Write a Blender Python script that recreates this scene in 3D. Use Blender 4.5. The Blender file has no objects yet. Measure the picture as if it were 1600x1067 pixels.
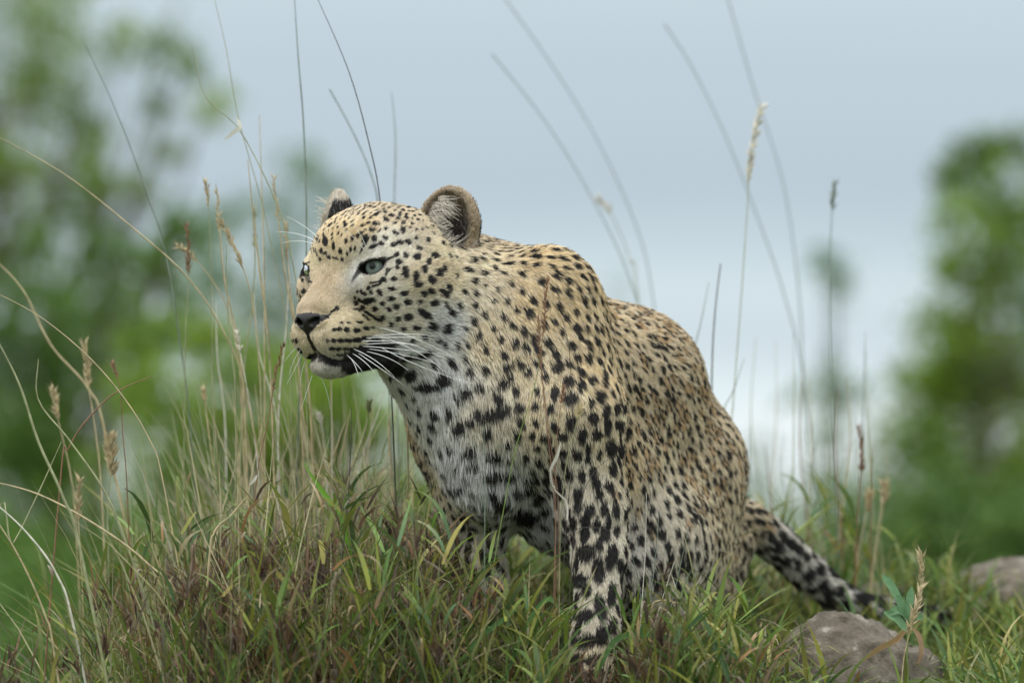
import bpy, bmesh, math, random
import numpy as np
from mathutils import Vector, Matrix

rng = np.random.default_rng(7)
random.seed(7)
S = bpy.context.scene
COL = S.collection

# ------------------------------------------------------------------ camera
CAM = np.array([0.0, -8.0, 0.267])
PITCH = math.atan(266.5 / 8000.0)
cam_data = bpy.data.cameras.new("camera")
cam_data.sensor_width = 36.0
cam_data.lens = 180.0
cam_data.clip_start = 0.1
cam_data.clip_end = 4000.0
cam = bpy.data.objects.new("camera", cam_data)
COL.objects.link(cam)
cam.location = CAM
cam.rotation_euler = (math.pi / 2 + PITCH, 0, 0)
S.camera = cam
cam_data.dof.use_dof = True
cam_data.dof.focus_distance = 7.88
cam_data.dof.aperture_fstop = 2.2

def W(px, py, d):
    """world point seen at photo pixel (px, py) on the plane y = d millimetres"""
    dx = (px - 800.0) / 8000.0
    dz = -(py - 533.5) / 8000.0
    F = np.array([0, math.cos(PITCH), math.sin(PITCH)])
    U = np.array([0, -math.sin(PITCH), math.cos(PITCH)])
    v = F + dx * np.array([1.0, 0, 0]) + dz * U
    return CAM + v * ((d / 1000.0 - CAM[1]) / v[1])

# ------------------------------------------------------------------ render settings, sky, sun
S.view_settings.view_transform = 'Standard'
S.view_settings.look = 'None'
S.view_settings.exposure = 0.08
S.view_settings.gamma = 1.0
S.view_settings.use_curve_mapping = False
S.cycles.use_denoising = True
S.cycles.max_bounces = 6
S.cycles.diffuse_bounces = 3
S.cycles.glossy_bounces = 2
S.cycles.transmission_bounces = 3
S.cycles.transparent_max_bounces = 6
S.cycles.use_adaptive_sampling = True
S.cycles.adaptive_threshold = 0.015
S.cycles_curves.shape = 'RIBBONS'
S.cycles_curves.subdivisions = 2
S.render.use_persistent_data = False

SUN_EL, SUN_AZ = math.radians(58), math.radians(215)     # azimuth clockwise from +Y
world = bpy.data.worlds.new("World")
S.world = world
world.use_nodes = True
nt = world.node_tree
for n in list(nt.nodes):
    nt.nodes.remove(n)
def N(tree, typ, **kw):
    n = tree.nodes.new(typ)
    for k, v in kw.items():
        setattr(n, k, v)
    return n
out = N(nt, 'ShaderNodeOutputWorld')
bg_sky = N(nt, 'ShaderNodeBackground')
bg_cloud = N(nt, 'ShaderNodeBackground')
mixs = N(nt, 'ShaderNodeMixShader')
sky = N(nt, 'ShaderNodeTexSky', sky_type='NISHITA', sun_disc=False, sun_elevation=SUN_EL, sun_rotation=SUN_AZ)
nt.links.new(sky.outputs[0], bg_sky.inputs[0])
bg_sky.inputs[1].default_value = 0.09
# overcast cloud sheet: a soft, slightly stratified grey that brightens to the horizon and to the zenith
tc = N(nt, 'ShaderNodeTexCoord')
sep = N(nt, 'ShaderNodeSeparateXYZ')
nt.links.new(tc.outputs['Generated'], sep.inputs[0])
mp = N(nt, 'ShaderNodeMapping')
mp.inputs['Scale'].default_value = (5.0, 5.0, 60.0)
nt.links.new(tc.outputs['Generated'], mp.inputs[0])
nz = N(nt, 'ShaderNodeTexNoise')
nz.inputs['Scale'].default_value = 1.0
nz.inputs['Detail'].default_value = 3.0
nz.inputs['Roughness'].default_value = 0.45
nt.links.new(mp.outputs[0], nz.inputs[0])
add = N(nt, 'ShaderNodeMath', operation='MULTIPLY_ADD')     # elevation wobbled by the noise
nt.links.new(nz.outputs[0], add.inputs[0])
add.inputs[1].default_value = 0.014
nt.links.new(sep.outputs[2], add.inputs[2])
ramp = N(nt, 'ShaderNodeValToRGB')
mr = N(nt, 'ShaderNodeMapRange')
mr.inputs['From Min'].default_value = 0.0
mr.inputs['From Max'].default_value = 1.0
nt.links.new(add.outputs[0], mr.inputs['Value'])
nt.links.new(mr.outputs[0], ramp.inputs[0])
e = ramp.color_ramp
e.interpolation = 'EASE'
SKYC = [(0.00, (0.84, 0.91, 0.93)), (0.024, (0.84, 0.915, 0.935)), (0.032, (0.72, 0.83, 0.865)), (0.041, (0.60, 0.70, 0.755)), (0.050, (0.63, 0.74, 0.785)), (0.059, (0.55, 0.66, 0.72)),
        (0.070, (0.475, 0.57, 0.64)), (0.088, (0.50, 0.60, 0.67)), (0.110, (0.55, 0.65, 0.715)), (0.3, (1.0, 1.08, 1.13)), (1.0, (2.35, 2.42, 2.48))]
while len(e.elements) < len(SKYC):
    e.elements.new(0.5)
for el, (p, c) in zip(e.elements, SKYC):
    el.position = p
    el.color = (*c, 1)
nt.links.new(ramp.outputs[0], bg_cloud.inputs[0])
bg_cloud.inputs[1].default_value = 1.0
mixs.inputs[0].default_value = 0.97
nt.links.new(bg_sky.outputs[0], mixs.inputs[1])
nt.links.new(bg_cloud.outputs[0], mixs.inputs[2])
nt.links.new(mixs.outputs[0], out.inputs[0])

sun_data = bpy.data.lights.new("sun", 'SUN')
sun_data.energy = 1.5
sun_data.angle = math.radians(25)
sun_data.color = (1.0, 0.96, 0.90)
sun = bpy.data.objects.new("sun", sun_data)
COL.objects.link(sun)
sd = Vector((math.sin(SUN_AZ) * math.cos(SUN_EL), math.cos(SUN_AZ) * math.cos(SUN_EL), math.sin(SUN_EL)))
sun.rotation_euler = (-sd).to_track_quat('-Z', 'Y').to_euler()
sun.location = sd * 30

# ------------------------------------------------------------------ helpers
def tag(o, label=None, cat=None, group=None, kind=None):
    if label: o['label'] = label
    if cat: o['category'] = cat
    if group: o['group'] = group
    if kind: o['kind'] = kind
    return o

def np_mesh(name, verts, faces, mat=None, smooth=True, parent=None, attrs=None):
    """faces: (n,3) or (n,4) int array, or list of such arrays"""
    me = bpy.data.meshes.new(name)
    fl = faces if isinstance(faces, list) else [faces]
    fl = [f for f in fl if len(f)]
    verts = np.asarray(verts, dtype=np.float32)
    me.vertices.add(len(verts))
    me.vertices.foreach_set('co', verts.ravel())
    loops = np.concatenate([f.ravel() for f in fl]).astype(np.int32)
    sizes = np.concatenate([np.full(len(f), f.shape[1]) for f in fl]).astype(np.int32)
    starts = np.concatenate([[0], np.cumsum(sizes)[:-1]]).astype(np.int32)
    me.loops.add(len(loops))
    me.loops.foreach_set('vertex_index', loops)
    me.polygons.add(len(sizes))
    me.polygons.foreach_set('loop_start', starts)
    me.polygons.foreach_set('loop_total', sizes)
    me.polygons.foreach_set('use_smooth', np.full(len(sizes), smooth))
    me.update(calc_edges=True)
    for an, (typ, dom, arr) in (attrs or {}).items():
        at = me.attributes.new(an, typ, dom)
        arr = np.asarray(arr, dtype=np.float32)
        at.data.foreach_set('color' if 'COLOR' in typ else 'value', arr.ravel())
    if mat: me.materials.append(mat)
    o = bpy.data.objects.new(name, me)
    COL.objects.link(o)
    if parent: o.parent = parent
    return o

def unit(v):
    v = np.asarray(v, dtype=float)
    return v / (np.linalg.norm(v, axis=-1, keepdims=True) + 1e-12)

def vnoise(p, seed=0):
    """cheap smooth value noise, p (n,3) in lattice units -> -1..1"""
    r = np.random.default_rng(seed)
    tab = r.uniform(-1, 1, 4096).astype(np.float32)
    i = np.floor(p).astype(np.int64)
    f = p - i
    f = f * f * (3 - 2 * f)
    def h(ix, iy, iz):
        return tab[((ix * 73856093) ^ (iy * 19349663) ^ (iz * 83492791)) & 4095]
    x, y, z = i[:, 0], i[:, 1], i[:, 2]
    fx, fy, fz = f[:, 0], f[:, 1], f[:, 2]
    c00 = h(x, y, z) * (1 - fx) + h(x + 1, y, z) * fx
    c10 = h(x, y + 1, z) * (1 - fx) + h(x + 1, y + 1, z) * fx
    c01 = h(x, y, z + 1) * (1 - fx) + h(x + 1, y, z + 1) * fx
    c11 = h(x, y + 1, z + 1) * (1 - fx) + h(x + 1, y + 1, z + 1) * fx
    return (c00 * (1 - fy) + c10 * fy) * (1 - fz) + (c01 * (1 - fy) + c11 * fy) * fz
# ================================================================== LEOPARD: shape
PSI = math.radians(42)
HL = np.array([math.cos(PSI), -math.sin(PSI), 0])
HF = np.array([-math.sin(PSI), -math.cos(PSI), 0])
HU = np.array([0, 0, 1.0])
E0 = W(533, 417, -100)
def H(a, b, c):
    """point in the head's own frame (mm: to its left, forward, up) -> world"""
    return E0 + (a * HL + b * HF + c * HU) / 1000.0
HR = np.stack([HL, HF, HU])           # rows: local axes

def d_cap(P, a, ra, b, rb):
    ab = b - a
    L = np.dot(ab, ab)
    t = np.clip(((P - a) @ ab) / L, 0, 1)
    q = P - (a + t[:, None] * ab)
    return np.sqrt((q * q).sum(1)) - (ra + (rb - ra) * t)

def d_ell(P, c, r, R=None):
    q = P - c
    if R is not None:
        q = q @ R.T
    k0 = np.sqrt(((q / r) ** 2).sum(1))
    k1 = np.sqrt(((q / (r * r)) ** 2).sum(1)) + 1e-9
    return k0 * (k0 - 1) / k1

def smin(a, b, k):
    h = np.clip(k - np.abs(a - b), 0, None) / k
    return np.minimum(a, b) - h * h * k * 0.25
def smax(a, b, k):
    return -smin(-a, -b, k)

def axes(n, up=(0, 0, 1)):
    """rows: side, up', n"""
    n = unit(n); u = np.array(up, float); s = unit(np.cross(u, n)); u = np.cross(n, s)
    return np.stack([s, u, n])

PR = []      # (fn, blend)
def cap(p1, r1, p2, r2, k=30):
    PR.append((lambda P, a=np.array(p1), b=np.array(p2), ra=r1 / 1000., rb=r2 / 1000.: d_cap(P, a, ra, b, rb), k / 1000.))
def ell(c, r, R=None, k=30):
    PR.append((lambda P, c=np.array(c), r=np.array(r) / 1000., R=R: d_ell(P, c, r, R), k / 1000.))

# --- torso (px, py, depth mm)
cap(W(820, 590, 60), 132, W(915, 690, 190), 138, 55)
ell(W(765, 690, 40), (92, 100, 125), k=70)                      # chest
cap(W(850, 590, 120), 112, W(958, 618, 240), 117, 50)           # back
cap(W(958, 618, 240), 117, W(1034, 735, 320), 124, 75)
cap(W(910, 572, 140), 111, W(985, 597, 230), 115, 40)
cap(W(1034, 735, 320), 124, W(1032, 860, 330), 120, 60)
cap(W(900, 760, 120), 110, W(1000, 820, 260), 100, 60)          # belly
# --- near shoulder and foreleg
cap(W(862, 470, 5), 76, W(872, 640, -20), 92, 45)
cap(W(882, 478, 50), 52, W(852, 468, 20), 70, 40)
cap(W(892, 655, -25), 80, W(926, 790, -25), 51, 36)
cap(W(926, 790, -25), 50, W(937, 860, -35), 39, 24)
cap(W(937, 860, -35), 39, W(930, 985, -60), 32, 20)
cap(W(930, 985, -60), 33, W(918, 1052, -75), 33, 25)
cap(W(918, 1052, -75), 34, W(905, 1088, -115), 30, 20)
ell(W(905, 1090, -110), (40, 52, 24), k=20)
for dx in (-27, -9, 9, 27):                                     # toes
    ell(W(903 + dx, 1093, -150 - (4 if abs(dx) < 20 else -6)), (11.5, 22, 17), k=6)
# --- far shoulder and foreleg
cap(W(748, 600, 140), 94, W(722, 665, 130), 79, 50)
cap(W(722, 660, 130), 76, W(742, 790, 100), 52, 40)
cap(W(742, 790, 100), 50, W(748, 900, 90), 38, 30)
cap(W(748, 900, 90), 38, W(742, 1020, 80), 34, 25)
ell(W(735, 1040, 50), (40, 55, 24), k=20)
# --- hind leg, near side
ell(W(1010, 850, 225), (105, 130, 115), k=50)
cap(W(985, 845, 170), 82, W(965, 900, 90), 55, 45)
cap(W(970, 900, 100), 52, W(1075, 975, 230), 38, 30)
cap(W(1075, 980, 230), 34, W(1000, 1035, 110), 30, 25)
ell(W(985, 1040, 90), (38, 60, 24), k=20)
cap(W(1100, 850, 420), 80, W(1090, 1000, 400), 45, 40)          # far hind leg
# --- neck
cap(H(5, -134, -2), 81, W(790, 520, 40), 120, 45)
cap(H(10, -118, -70), 70, W(745, 620, 20), 100, 50)
cap(H(36, -88, -102), 40, W(728, 640, 40), 74, 36)            # throat
cap(W(735, 455, 90), 86, W(835, 490, 110), 90, 45)             # crest of the neck
# --- tail
TAIL = [((1110, 800, 400), 44), ((1165, 815, 440), 38), ((1215, 850, 480), 34), ((1262, 893, 515), 32),
        ((1305, 930, 545), 29), ((1350, 950, 570), 27), ((1410, 958, 600), 25), ((1465, 968, 650), 22)]
for (p, r), (q, s) in zip(TAIL[:-1], TAIL[1:]):
    cap(W(*p), r * .9, W(*q), s * .9, 5)

# --- head (a, b, c mm)
ell(H(0, -82, 22), (96, 104, 80), HR, k=40)
ell(H(0, -28, 26), (60, 38, 42), HR, k=30)
for s in (1, -1):
    cap(H(25 * s, -1, 20), 14, H(66 * s, -22, 19), 15, 14)             # brow
    cap(H(13 * s, -6, -4), 19, H(17 * s, 53, -67), 18, 20)              # bridge
    ell(H(25 * s, 38, -106), (32, 33, 31), HR, k=14)                   # whisker pad
    cap(H(18 * s, 18, -146), 20, H(56 * s, -70, -108), 38, 30)          # jaw
    ell(H(60 * s, -48, -45), (44, 62, 58), HR, k=36)                   # cheek
    cap(H(60 * s, -2, -28), 19, H(86 * s, -60, -18), 28, 30)
    ell(H(76 * s, -112, -38), (45, 42, 80), HR, k=22)                  # ruff
ell(H(0, 22, -92), (44, 44, 38), HR, k=24)
ell(H(0, 66, -86), (33, 14, 15), HR, k=6) 
ell(H(0, 64, -100), (13, 10, 16), HR, k=6)                             # nose
ell(H(0, 30, -151), (26, 25, 18), HR, k=8)                            # chin

# eyes
EYE_R = 19.6
EYES = []
for s in (1, -1):
    w = unit(math.cos(math.radians(24)) * HF + s * math.sin(math.radians(24)) * HL + 0.02 * HU)
    u = unit(np.cross(w, HU)) * -1.0
    if np.dot(u, HL) * s < 0: u = -u            # u points to the animal's outer side
    v = np.array([0, 0, 1.0]); v = unit(v - np.dot(v, w) * w)
    ang = math.radians(14)
    u2 = math.cos(ang) * u + math.sin(ang) * v
    v2 = -math.sin(ang) * u + math.cos(ang) * v
    c = H(58 * s, -19, -1) if s > 0 else H(-62, -9, -2)
    EYES.append((c, u2, v2, w))
for c, u, v, w in EYES:
    PR.append((lambda P, c=c: np.sqrt(((P - c) ** 2).sum(1)) - 0.0222, 0.012))

# ears: rows side, up, outward
EARS = []
def ear(c, n, up, r, hollow, k=16):
    R = axes(n, up)
    EARS.append((np.array(c), R, np.array(r) / 1000., hollow / 1000.))
    ell(c, r, R, k)
ear(W(701, 356, -5), (-0.42, -0.9, 0.05), (0.10, 0, 1), (51, 64, 32), 19)
ear(W(522, 353, 35), (-0.84, 0.22, 0.16), (-0.45, 0, 1), (44, 54, 25), 13)

def almond(P, E):
    c, u, v, w = E
    q = (P - c) * 1000
    U_, V_, W_ = q @ u, q @ v, q @ w
    hw, hu, hl = 21.0, 7.6, 13.8
    Ru = (hw * hw + hu * hu) / (2 * hu); Rl = (hw * hw + hl * hl) / (2 * hl)
    d1 = np.sqrt(U_ ** 2 + (V_ + (Ru - hu)) ** 2) - Ru
    d2 = np.sqrt(U_ ** 2 + (V_ - (Rl - hl)) ** 2) - Rl
    return np.maximum(d1, d2), U_, V_, W_

LIPS = [(0, 62, -112), (0, 58, -124), (0, 54, -130)]
def lip_line(s):
    return [(0, 57, -137), (13 * s, 54, -140), (27 * s, 45, -145), (42 * s, 28, -146), (55 * s, 0, -142), (66 * s, -30, -136)]
NOSTRIL = [H(13 * s, 71, -83) for s in (1, -1)]

def sdf(P, cell=0.07):
    key = np.floor(P / cell).astype(np.int64)
    key = (key[:, 0] + 64) * 65536 + (key[:, 1] + 64) * 256 + key[:, 2] + 64
    order = np.argsort(key, kind='stable')
    cuts = np.nonzero(np.diff(key[order]))[0] + 1
    out_ = np.empty(len(P))
    for ii in np.split(order, cuts):
        out_[ii] = sdf_block(P[ii])
    return out_

def sdf_block(P):
    d = None
    lo_, hi_ = P.min(0), P.max(0)
    cc, rad = ((lo_ + hi_) / 2)[None], np.linalg.norm(hi_ - lo_) / 2
    dd = np.array([f(cc)[0] for f, k in PR])
    lim = dd.min() + 2.3 * rad
    for (f, k), dk in zip(PR, dd):
        if dk > lim + k: continue
        x = f(P)
        d = x if d is None else smin(d, x, k)
    # hollow of the ears
    for c, R, r, h in EARS:
        q = c + R[2] * h + R[1] * 0.004
        x = d_ell(P, q, r * np.array([0.85, 0.87, 0.97]), R)
        near = ((P - c) @ R[2]) + 0.012
        d = smax(d, -np.maximum(x, -near - 0.004), 0.006)
    hp = (P - E0) @ HR.T * 1000          # head coordinates
    near_head = (np.abs(hp[:, 0]) < 110) & (hp[:, 1] > -60) & (hp[:, 1] < 100) & (np.abs(hp[:, 2] + 60) < 120)
    idx = np.nonzero(near_head)[0]
    if len(idx):
        Q = P[idx]; dq = d[idx]
        for E in EYES:
            al, U_, V_, W_ = almond(Q, E)
            cut = np.maximum(al, 9.0 - W_) / 1000.0
            cut = np.where(W_ < 60, cut, 1.0)
            dq = smax(dq, -cut, 0.002)
            # tear-duct groove towards the nose
            g = d_cap(Q, E[0] + (-17 * E[1] + 20.0 * E[3] - 3 * E[2]) / 1000, 0.004, E[0] + (-31 * E[1] - 16 * E[2] + 20 * E[3]) / 1000, 0.002)
            dq = smax(dq, -g, 0.005)
        for s in (1, -1):
            L_ = lip_line(s)
            for p, q in zip(L_[:-1], L_[1:]):
                dq = smax(dq, -d_cap(Q, H(*p), 0.0042, H(*q), 0.0042), 0.004)
        dq = smax(dq, -d_cap(Q, H(0, 76, -104), 0.0022, H(0, 66, -136), 0.003), 0.005)
        for s in (1, -1):
            dq = smax(dq, -d_cap(Q, H(10 * s, 79, -90), 0.0045, H(19 * s, 72, -86), 0.005), 0.003)
            dq = smax(dq, -d_cap(Q, H(19 * s, 72, -86), 0.004, H(31 * s, 60, -82), 0.0015), 0.004)
        d[idx] = dq
    return d

def sdf_grad(P, d=None, h=0.0007):
    if d is None: d = sdf(P)
    g = np.empty_like(P)
    for i in range(3):
        o = np.zeros(3); o[i] = h
        g[:, i] = sdf(P + o) - d
    return unit(g)

def mesh_sdf(lo, hi, h, m=6, band=0.034):
    """sparse surface nets on a numpy grid"""
    n = np.ceil((hi - lo) / (h * m)).astype(int)
    cx = [lo[i] + (np.arange(n[i]) + 0.5) * h * m - h * 0.5 for i in range(3)]
    G = np.stack(np.meshgrid(*cx, indexing='ij'), -1).reshape(-1, 3)
    dc = sdf(G).reshape(n)
    D = np.repeat(np.repeat(np.repeat(dc, m, 0), m, 1), m, 2).astype(np.float32)
    bi = np.argwhere(np.abs(dc) < band)
    off = np.stack(np.meshgrid(*[np.arange(m)] * 3, indexing='ij'), -1).reshape(-1, 3)
    for k in range(0, len(bi), 6000):
        ii = (bi[k:k + 6000, None, :] * m + off[None]).reshape(-1, 3)
        D[ii[:, 0], ii[:, 1], ii[:, 2]] = sdf(lo + ii * h)
    s = D < 0
    c = s[:-1, :-1, :-1]
    cnt = sum(s[i:i + D.shape[0] - 1, j:j + D.shape[1] - 1, k:k + D.shape[2] - 1].astype(np.int8) for i in (0, 1) for j in (0, 1) for k in (0, 1))
    act = (cnt > 0) & (cnt < 8)
    cells = np.argwhere(act)
    vid = -np.ones(act.shape, np.int32)
    vid[act] = np.arange(len(cells))
    acc = np.zeros((len(cells), 3)); num = np.zeros(len(cells))
    crn = [(i, j, k) for i in (0, 1) for j in (0, 1) for k in (0, 1)]
    val = {cc: D[cells[:, 0] + cc[0], cells[:, 1] + cc[1], cells[:, 2] + cc[2]] for cc in crn}
    for a in crn:
        for ax in range(3):
            if a[ax] == 0:
                b = list(a); b[ax] = 1; b = tuple(b)
                va, vb = val[a], val[b]
                x = (va < 0) != (vb < 0)
                t = np.where(x, va / np.where(x, va - vb, 1), 0)
                p = np.array(a, float)[None] + 0 * t[:, None]
                p[:, ax] = t
                acc[x] += p[x]; num[x] += 1
    V = lo + (cells + acc / num[:, None]) * h
    F = []
    for ax in range(3):
        b, c2 = (ax + 1) % 3, (ax + 2) % 3
        sl0 = [slice(None)] * 3; sl1 = [slice(None)] * 3
        sl0[ax] = slice(0, -1); sl1[ax] = slice(1, None)
        x = s[tuple(sl0)] != s[tuple(sl1)]
        e = np.argwhere(x)
        e = e[(e[:, b] > 0) & (e[:, c2] > 0) & (e[:, b] < act.shape[b]) & (e[:, c2] < act.shape[c2])]
        inside0 = s[e[:, 0], e[:, 1], e[:, 2]]
        q = []
        for db, dc_ in ((-1, -1), (0, -1), (0, 0), (-1, 0)):
            r = e.copy(); r[:, b] += db; r[:, c2] += dc_
            q.append(vid[r[:, 0], r[:, 1], r[:, 2]])
        q = np.stack(q, 1)
        q[~inside0] = q[~inside0][:, ::-1]
        F.append(q)
    return V, np.concatenate(F)

def subdivide(V, F):
    """one level of linear quad subdivision"""
    e = np.stack([F, np.roll(F, -1, 1)], -1).reshape(-1, 2)
    e.sort(1)
    key = e[:, 0].astype(np.int64) * (len(V) + 1) + e[:, 1]
    uq, first, inv = np.unique(key, return_index=True, return_inverse=True)
    em = V[e[first]].mean(1)
    fc = V[F].mean(1)
    eid = len(V) + inv.reshape(-1, 4)
    fid = len(V) + len(em) + np.arange(len(F))
    V2 = np.concatenate([V, em, fc])
    F2 = np.concatenate([np.stack([F[:, i], eid[:, i], fid, eid[:, i - 1]], 1) for i in range(4)])
    return V2, F2

import time
_t = time.time()
lo = np.array([-0.40, -0.32, -0.10]); hi = np.array([0.76, 0.78, 0.82])
BV, BF = mesh_sdf(lo, hi, 0.0045)
BV, BF = subdivide(BV, BF)
for it in range(2):
    d = sdf(BV); g = sdf_grad(BV, d)
    BV = BV - g * np.clip(d, -0.003, 0.003)[:, None]
BN = sdf_grad(BV)
print('body', len(BV), len(BF), time.time() - _t)
# ================================================================== LEOPARD: coat
T_ = (.77, .61, .37); TG = (.71, .59, .41); LT = (.79, .67, .465); CR = (.80, .72, .58); WH = (.84, .83, .80); BR = (.57, .45, .30); GW = (.70, .66, .59)
# where, hair direction, colour, hair length mm, spot size mm, spot spacing mm, elongation, rosette share
CT = [
 (H(0, 40, -30), (None), BR, 4.5, 0, 99, 1, 0), (H(0, 60, -66), None, BR, 3.5, 0, 99, 1, 0), (H(0, 5, 5), None, LT, 5, 0, 99, 1, 0),
 (H(35, 50, -90), None, LT, 5, 0, 99, 1, 0), (H(55, 20, -90), None, LT, 6, 0, 99, 1, 0), (H(-35, 50, -100), None, LT, 5, 0, 99, 1, 0),
 (H(0, 15, 50), None, T_, 6, 1.8, 6.5, 1.5, 0), (H(40, -10, 55), None, T_, 7, 2.4, 10, 1.4, 0), (H(0, -50, 100), None, TG, 9, 2.8, 8.5, 1.6, 0), (H(20, -20, 88), None, TG, 8, 2.3, 7, 1.7, 0),
 (H(0, -120, 105), None, TG, 11, 3.2, 9, 1.6, 0), (H(-50, -20, 60), None, T_, 7, 2.6, 9, 1.4, 0), (H(60, -60, 80), None, TG, 9, 2.8, 10, 1.5, 0),
 (H(75, -30, 30), None, CR, 7, 3, 14, 1.2, 0), (H(70, 5, -25), None, CR, 6, 0, 99, 1.2, 0), (H(95, -60, -20), None, LT, 9, 4, 22, 1.2, 0),
 (H(90, -50, -80), None, CR, 10, 4, 20, 1.2, 0), (H(110, -110, -10), None, LT, 12, 4, 20, 1.2, 0), (H(100, -110, -90), None, WH, 16, 4.5, 22, 1.2, 0),
 (H(70, -40, -130), None, WH, 14, 5, 24, 1.4, 0), (H(20, 30, -160), (0, .2, -1), GW, 9, 1.8, 5.6, 1, 0), (H(-30, -20, -150), (0, .2, -1), WH, 11, 3, 20, 1, 0),
 (H(60, -25, 24), None, WH, 6, 2.5, 14, 1, 0), (H(-60, -15, 24), None, LT, 6, 2.5, 12, 1, 0), (H(55, 5, -22), None, WH, 5, 0, 99, 1, 0),
 (W(735, 470, -30), (.35, .1, -.9), CR, 15, 4.2, 21, 1.4, 0), (W(790, 385, 60), (.9, .1, -.3), TG, 15, 3.4, 10.5, 1.6, 0), (W(770, 430, 0), (.8, .1, -.6), LT, 15, 4.2, 15, 1.5, 0),
 (W(760, 530, -60), (.45, 0, -.9), LT, 17, 5, 23, 1.4, 0), (W(700, 600, -60), (.15, -.1, -1), WH, 22, 6, 28, 1.4, 0), (W(760, 640, -80), (.2, -.1, -1), CR, 22, 7, 30, 1.3, 0),
 (W(720, 720, -60), (-.05, -.1, -1), WH, 28, 6, 27, 1.3, 0), (W(780, 760, -60), (.1, -.15, -1), WH, 28, 7, 29, 1.4, 0), (W(800, 830, 20), (.15, -.1, -1), WH, 26, 8, 30, 1.4, 0),
 (W(655, 640, 110), (.1, .1, -1), T_, 12, 4.5, 16, 1.4, .2), (W(680, 760, 80), (.1, 0, -1), LT, 13, 6, 19, 1.4, 0), (W(740, 860, 60), (0, 0, -1), CR, 11, 8, 21, 1.3, 0),
 (W(860, 400, -20), (.8, .2, -.5), T_, 14, 6.0, 20.5, 1.5, 0), (W(920, 440, 40), (.8, .3, -.6), T_, 13, 5.8, 19, 1.7, 0), (W(850, 480, -70), (.55, .05, -.8), T_, 14, 6, 21, 1.5, 0),
 (W(840, 560, -90), (.4, 0, -.9), LT, 15, 6.4, 22, 1.5, 0), (W(920, 580, -50), (.35, .1, -.95), T_, 13, 6.2, 20.5, 1.6, 0), (W(850, 650, -100), (.2, 0, -1), LT, 14, 6.8, 24, 1.5, 0),
 (W(930, 680, -60), (.15, .05, -1), LT, 13, 6.2, 20, 1.7, 0), (W(890, 740, -100), (.05, 0, -1), CR, 13, 7.2, 22, 1.5, 0), (W(970, 720, 20), (.1, .1, -1), T_, 13, 5.4, 17, 1.6, .3),
 (W(930, 830, -80), (0, 0, -1), CR, 11, 8.5, 22, 1.8, 0), (W(930, 950, -90), (0, 0, -1), CR, 9, 9, 22, 1.7, 0), (W(910, 1060, -110), (0, -.3, -1), LT, 8, 6.5, 18, 1.2, 0),
 (W(985, 500, 140), (.75, .5, -.5), TG, 11, 4.6, 16, 1.6, .35), (W(1030, 560, 200), (.6, .5, -.7), TG, 11, 4.6, 16, 1.7, .45), (W(985, 600, 110), (.5, .4, -.8), TG, 11, 5.0, 17, 1.5, .4),
 (W(1060, 660, 240), (.45, .45, -.8), TG, 11, 4.9, 16.5, 1.6, .5), (W(1010, 700, 140), (.3, .3, -.9), LT, 12, 5.4, 18, 1.5, .45), (W(1130, 700, 320), (.4, .5, -.9), TG, 11, 4.9, 16, 1.6, .3),
 (W(1090, 770, 220), (.25, .3, -.95), LT, 14, 5.4, 18, 1.5, .3), (W(1010, 790, 130), (.15, .2, -1), CR, 16, 6, 20, 1.4, .2), (W(1140, 850, 300), (.1, .2, -1), LT, 14, 6, 19, 1.4, .1),
 (W(1050, 880, 130), (.1, .1, -1), CR, 15, 7.5, 21, 1.4, 0), (W(980, 880, 100), (.05, 0, -1), GW, 14, 8, 22, 1.4, 0), (W(1090, 960, 200), (-.2, -.1, -1), CR, 12, 7, 19, 1.3, 0),
 (W(1000, 1030, 90), (-.8, -.4, -.2), LT, 9, 5, 16, 1.2, 0), (W(900, 800, 40), (.1, 0, -1), WH, 20, 7, 26, 1.3, 0),
 (W(1165, 800, 420), (.8, .5, -.5), TG, 13, 6, 18, 1.4, .2), (W(1215, 850, 470), (.7, .5, -.6), GW, 14, 9, 21, 1.3, 0), (W(1265, 895, 500), (.7, .5, -.6), GW, 13, 10, 25, 1.2, 0),
 (W(1320, 940, 550), (.8, .5, -.3), GW, 13, 11, 25, 1.2, 0), (W(1400, 960, 590), (.9, .4, -.1), GW, 14, 12, 21, 1.2, 0), (W(1465, 968, 650), (.9, .4, 0), GW, 14, 12, 20, 1.2, 0),
]
ctP = np.array([c[0] for c in CT])
HEADFLAG = np.array([1.0 if c[1] is None else 0.0 for c in CT])
ctD = np.array([unit(c[1]) if c[1] is not None else (0, 0, 0) for c in CT])
ctC = np.array([c[2] for c in CT]); ctS = np.array([c[3:8] for c in CT], float)

def idw(P, power=4.0):
    out_w = []
    for k in range(0, len(P), 60000):
        q = P[k:k + 60000]
        d2 = ((q[:, None, :] - ctP[None]) ** 2).sum(2) + 1e-6
        w = d2 ** (-power / 2)
        out_w.append(w / w.sum(1, keepdims=True))
    return np.concatenate(out_w)

NOSE_C = H(0, 62, -78)
def field(P, Nrm):
    w = idw(P)
    D = w @ ctD
    hf = w @ HEADFLAG
    rad = unit(P - NOSE_C + (HU * 0.012))
    D = D + rad * hf[:, None]
    D = D - (D * Nrm).sum(1, keepdims=True) * Nrm
    D = unit(D)
    return D, w @ ctC, w @ ctS, hf

def hash_pts(P, cell):
    g = {}
    for i, k in enumerate(map(tuple, np.floor(P / cell).astype(int))):
        g.setdefault(k, []).append(i)
    return g

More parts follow.
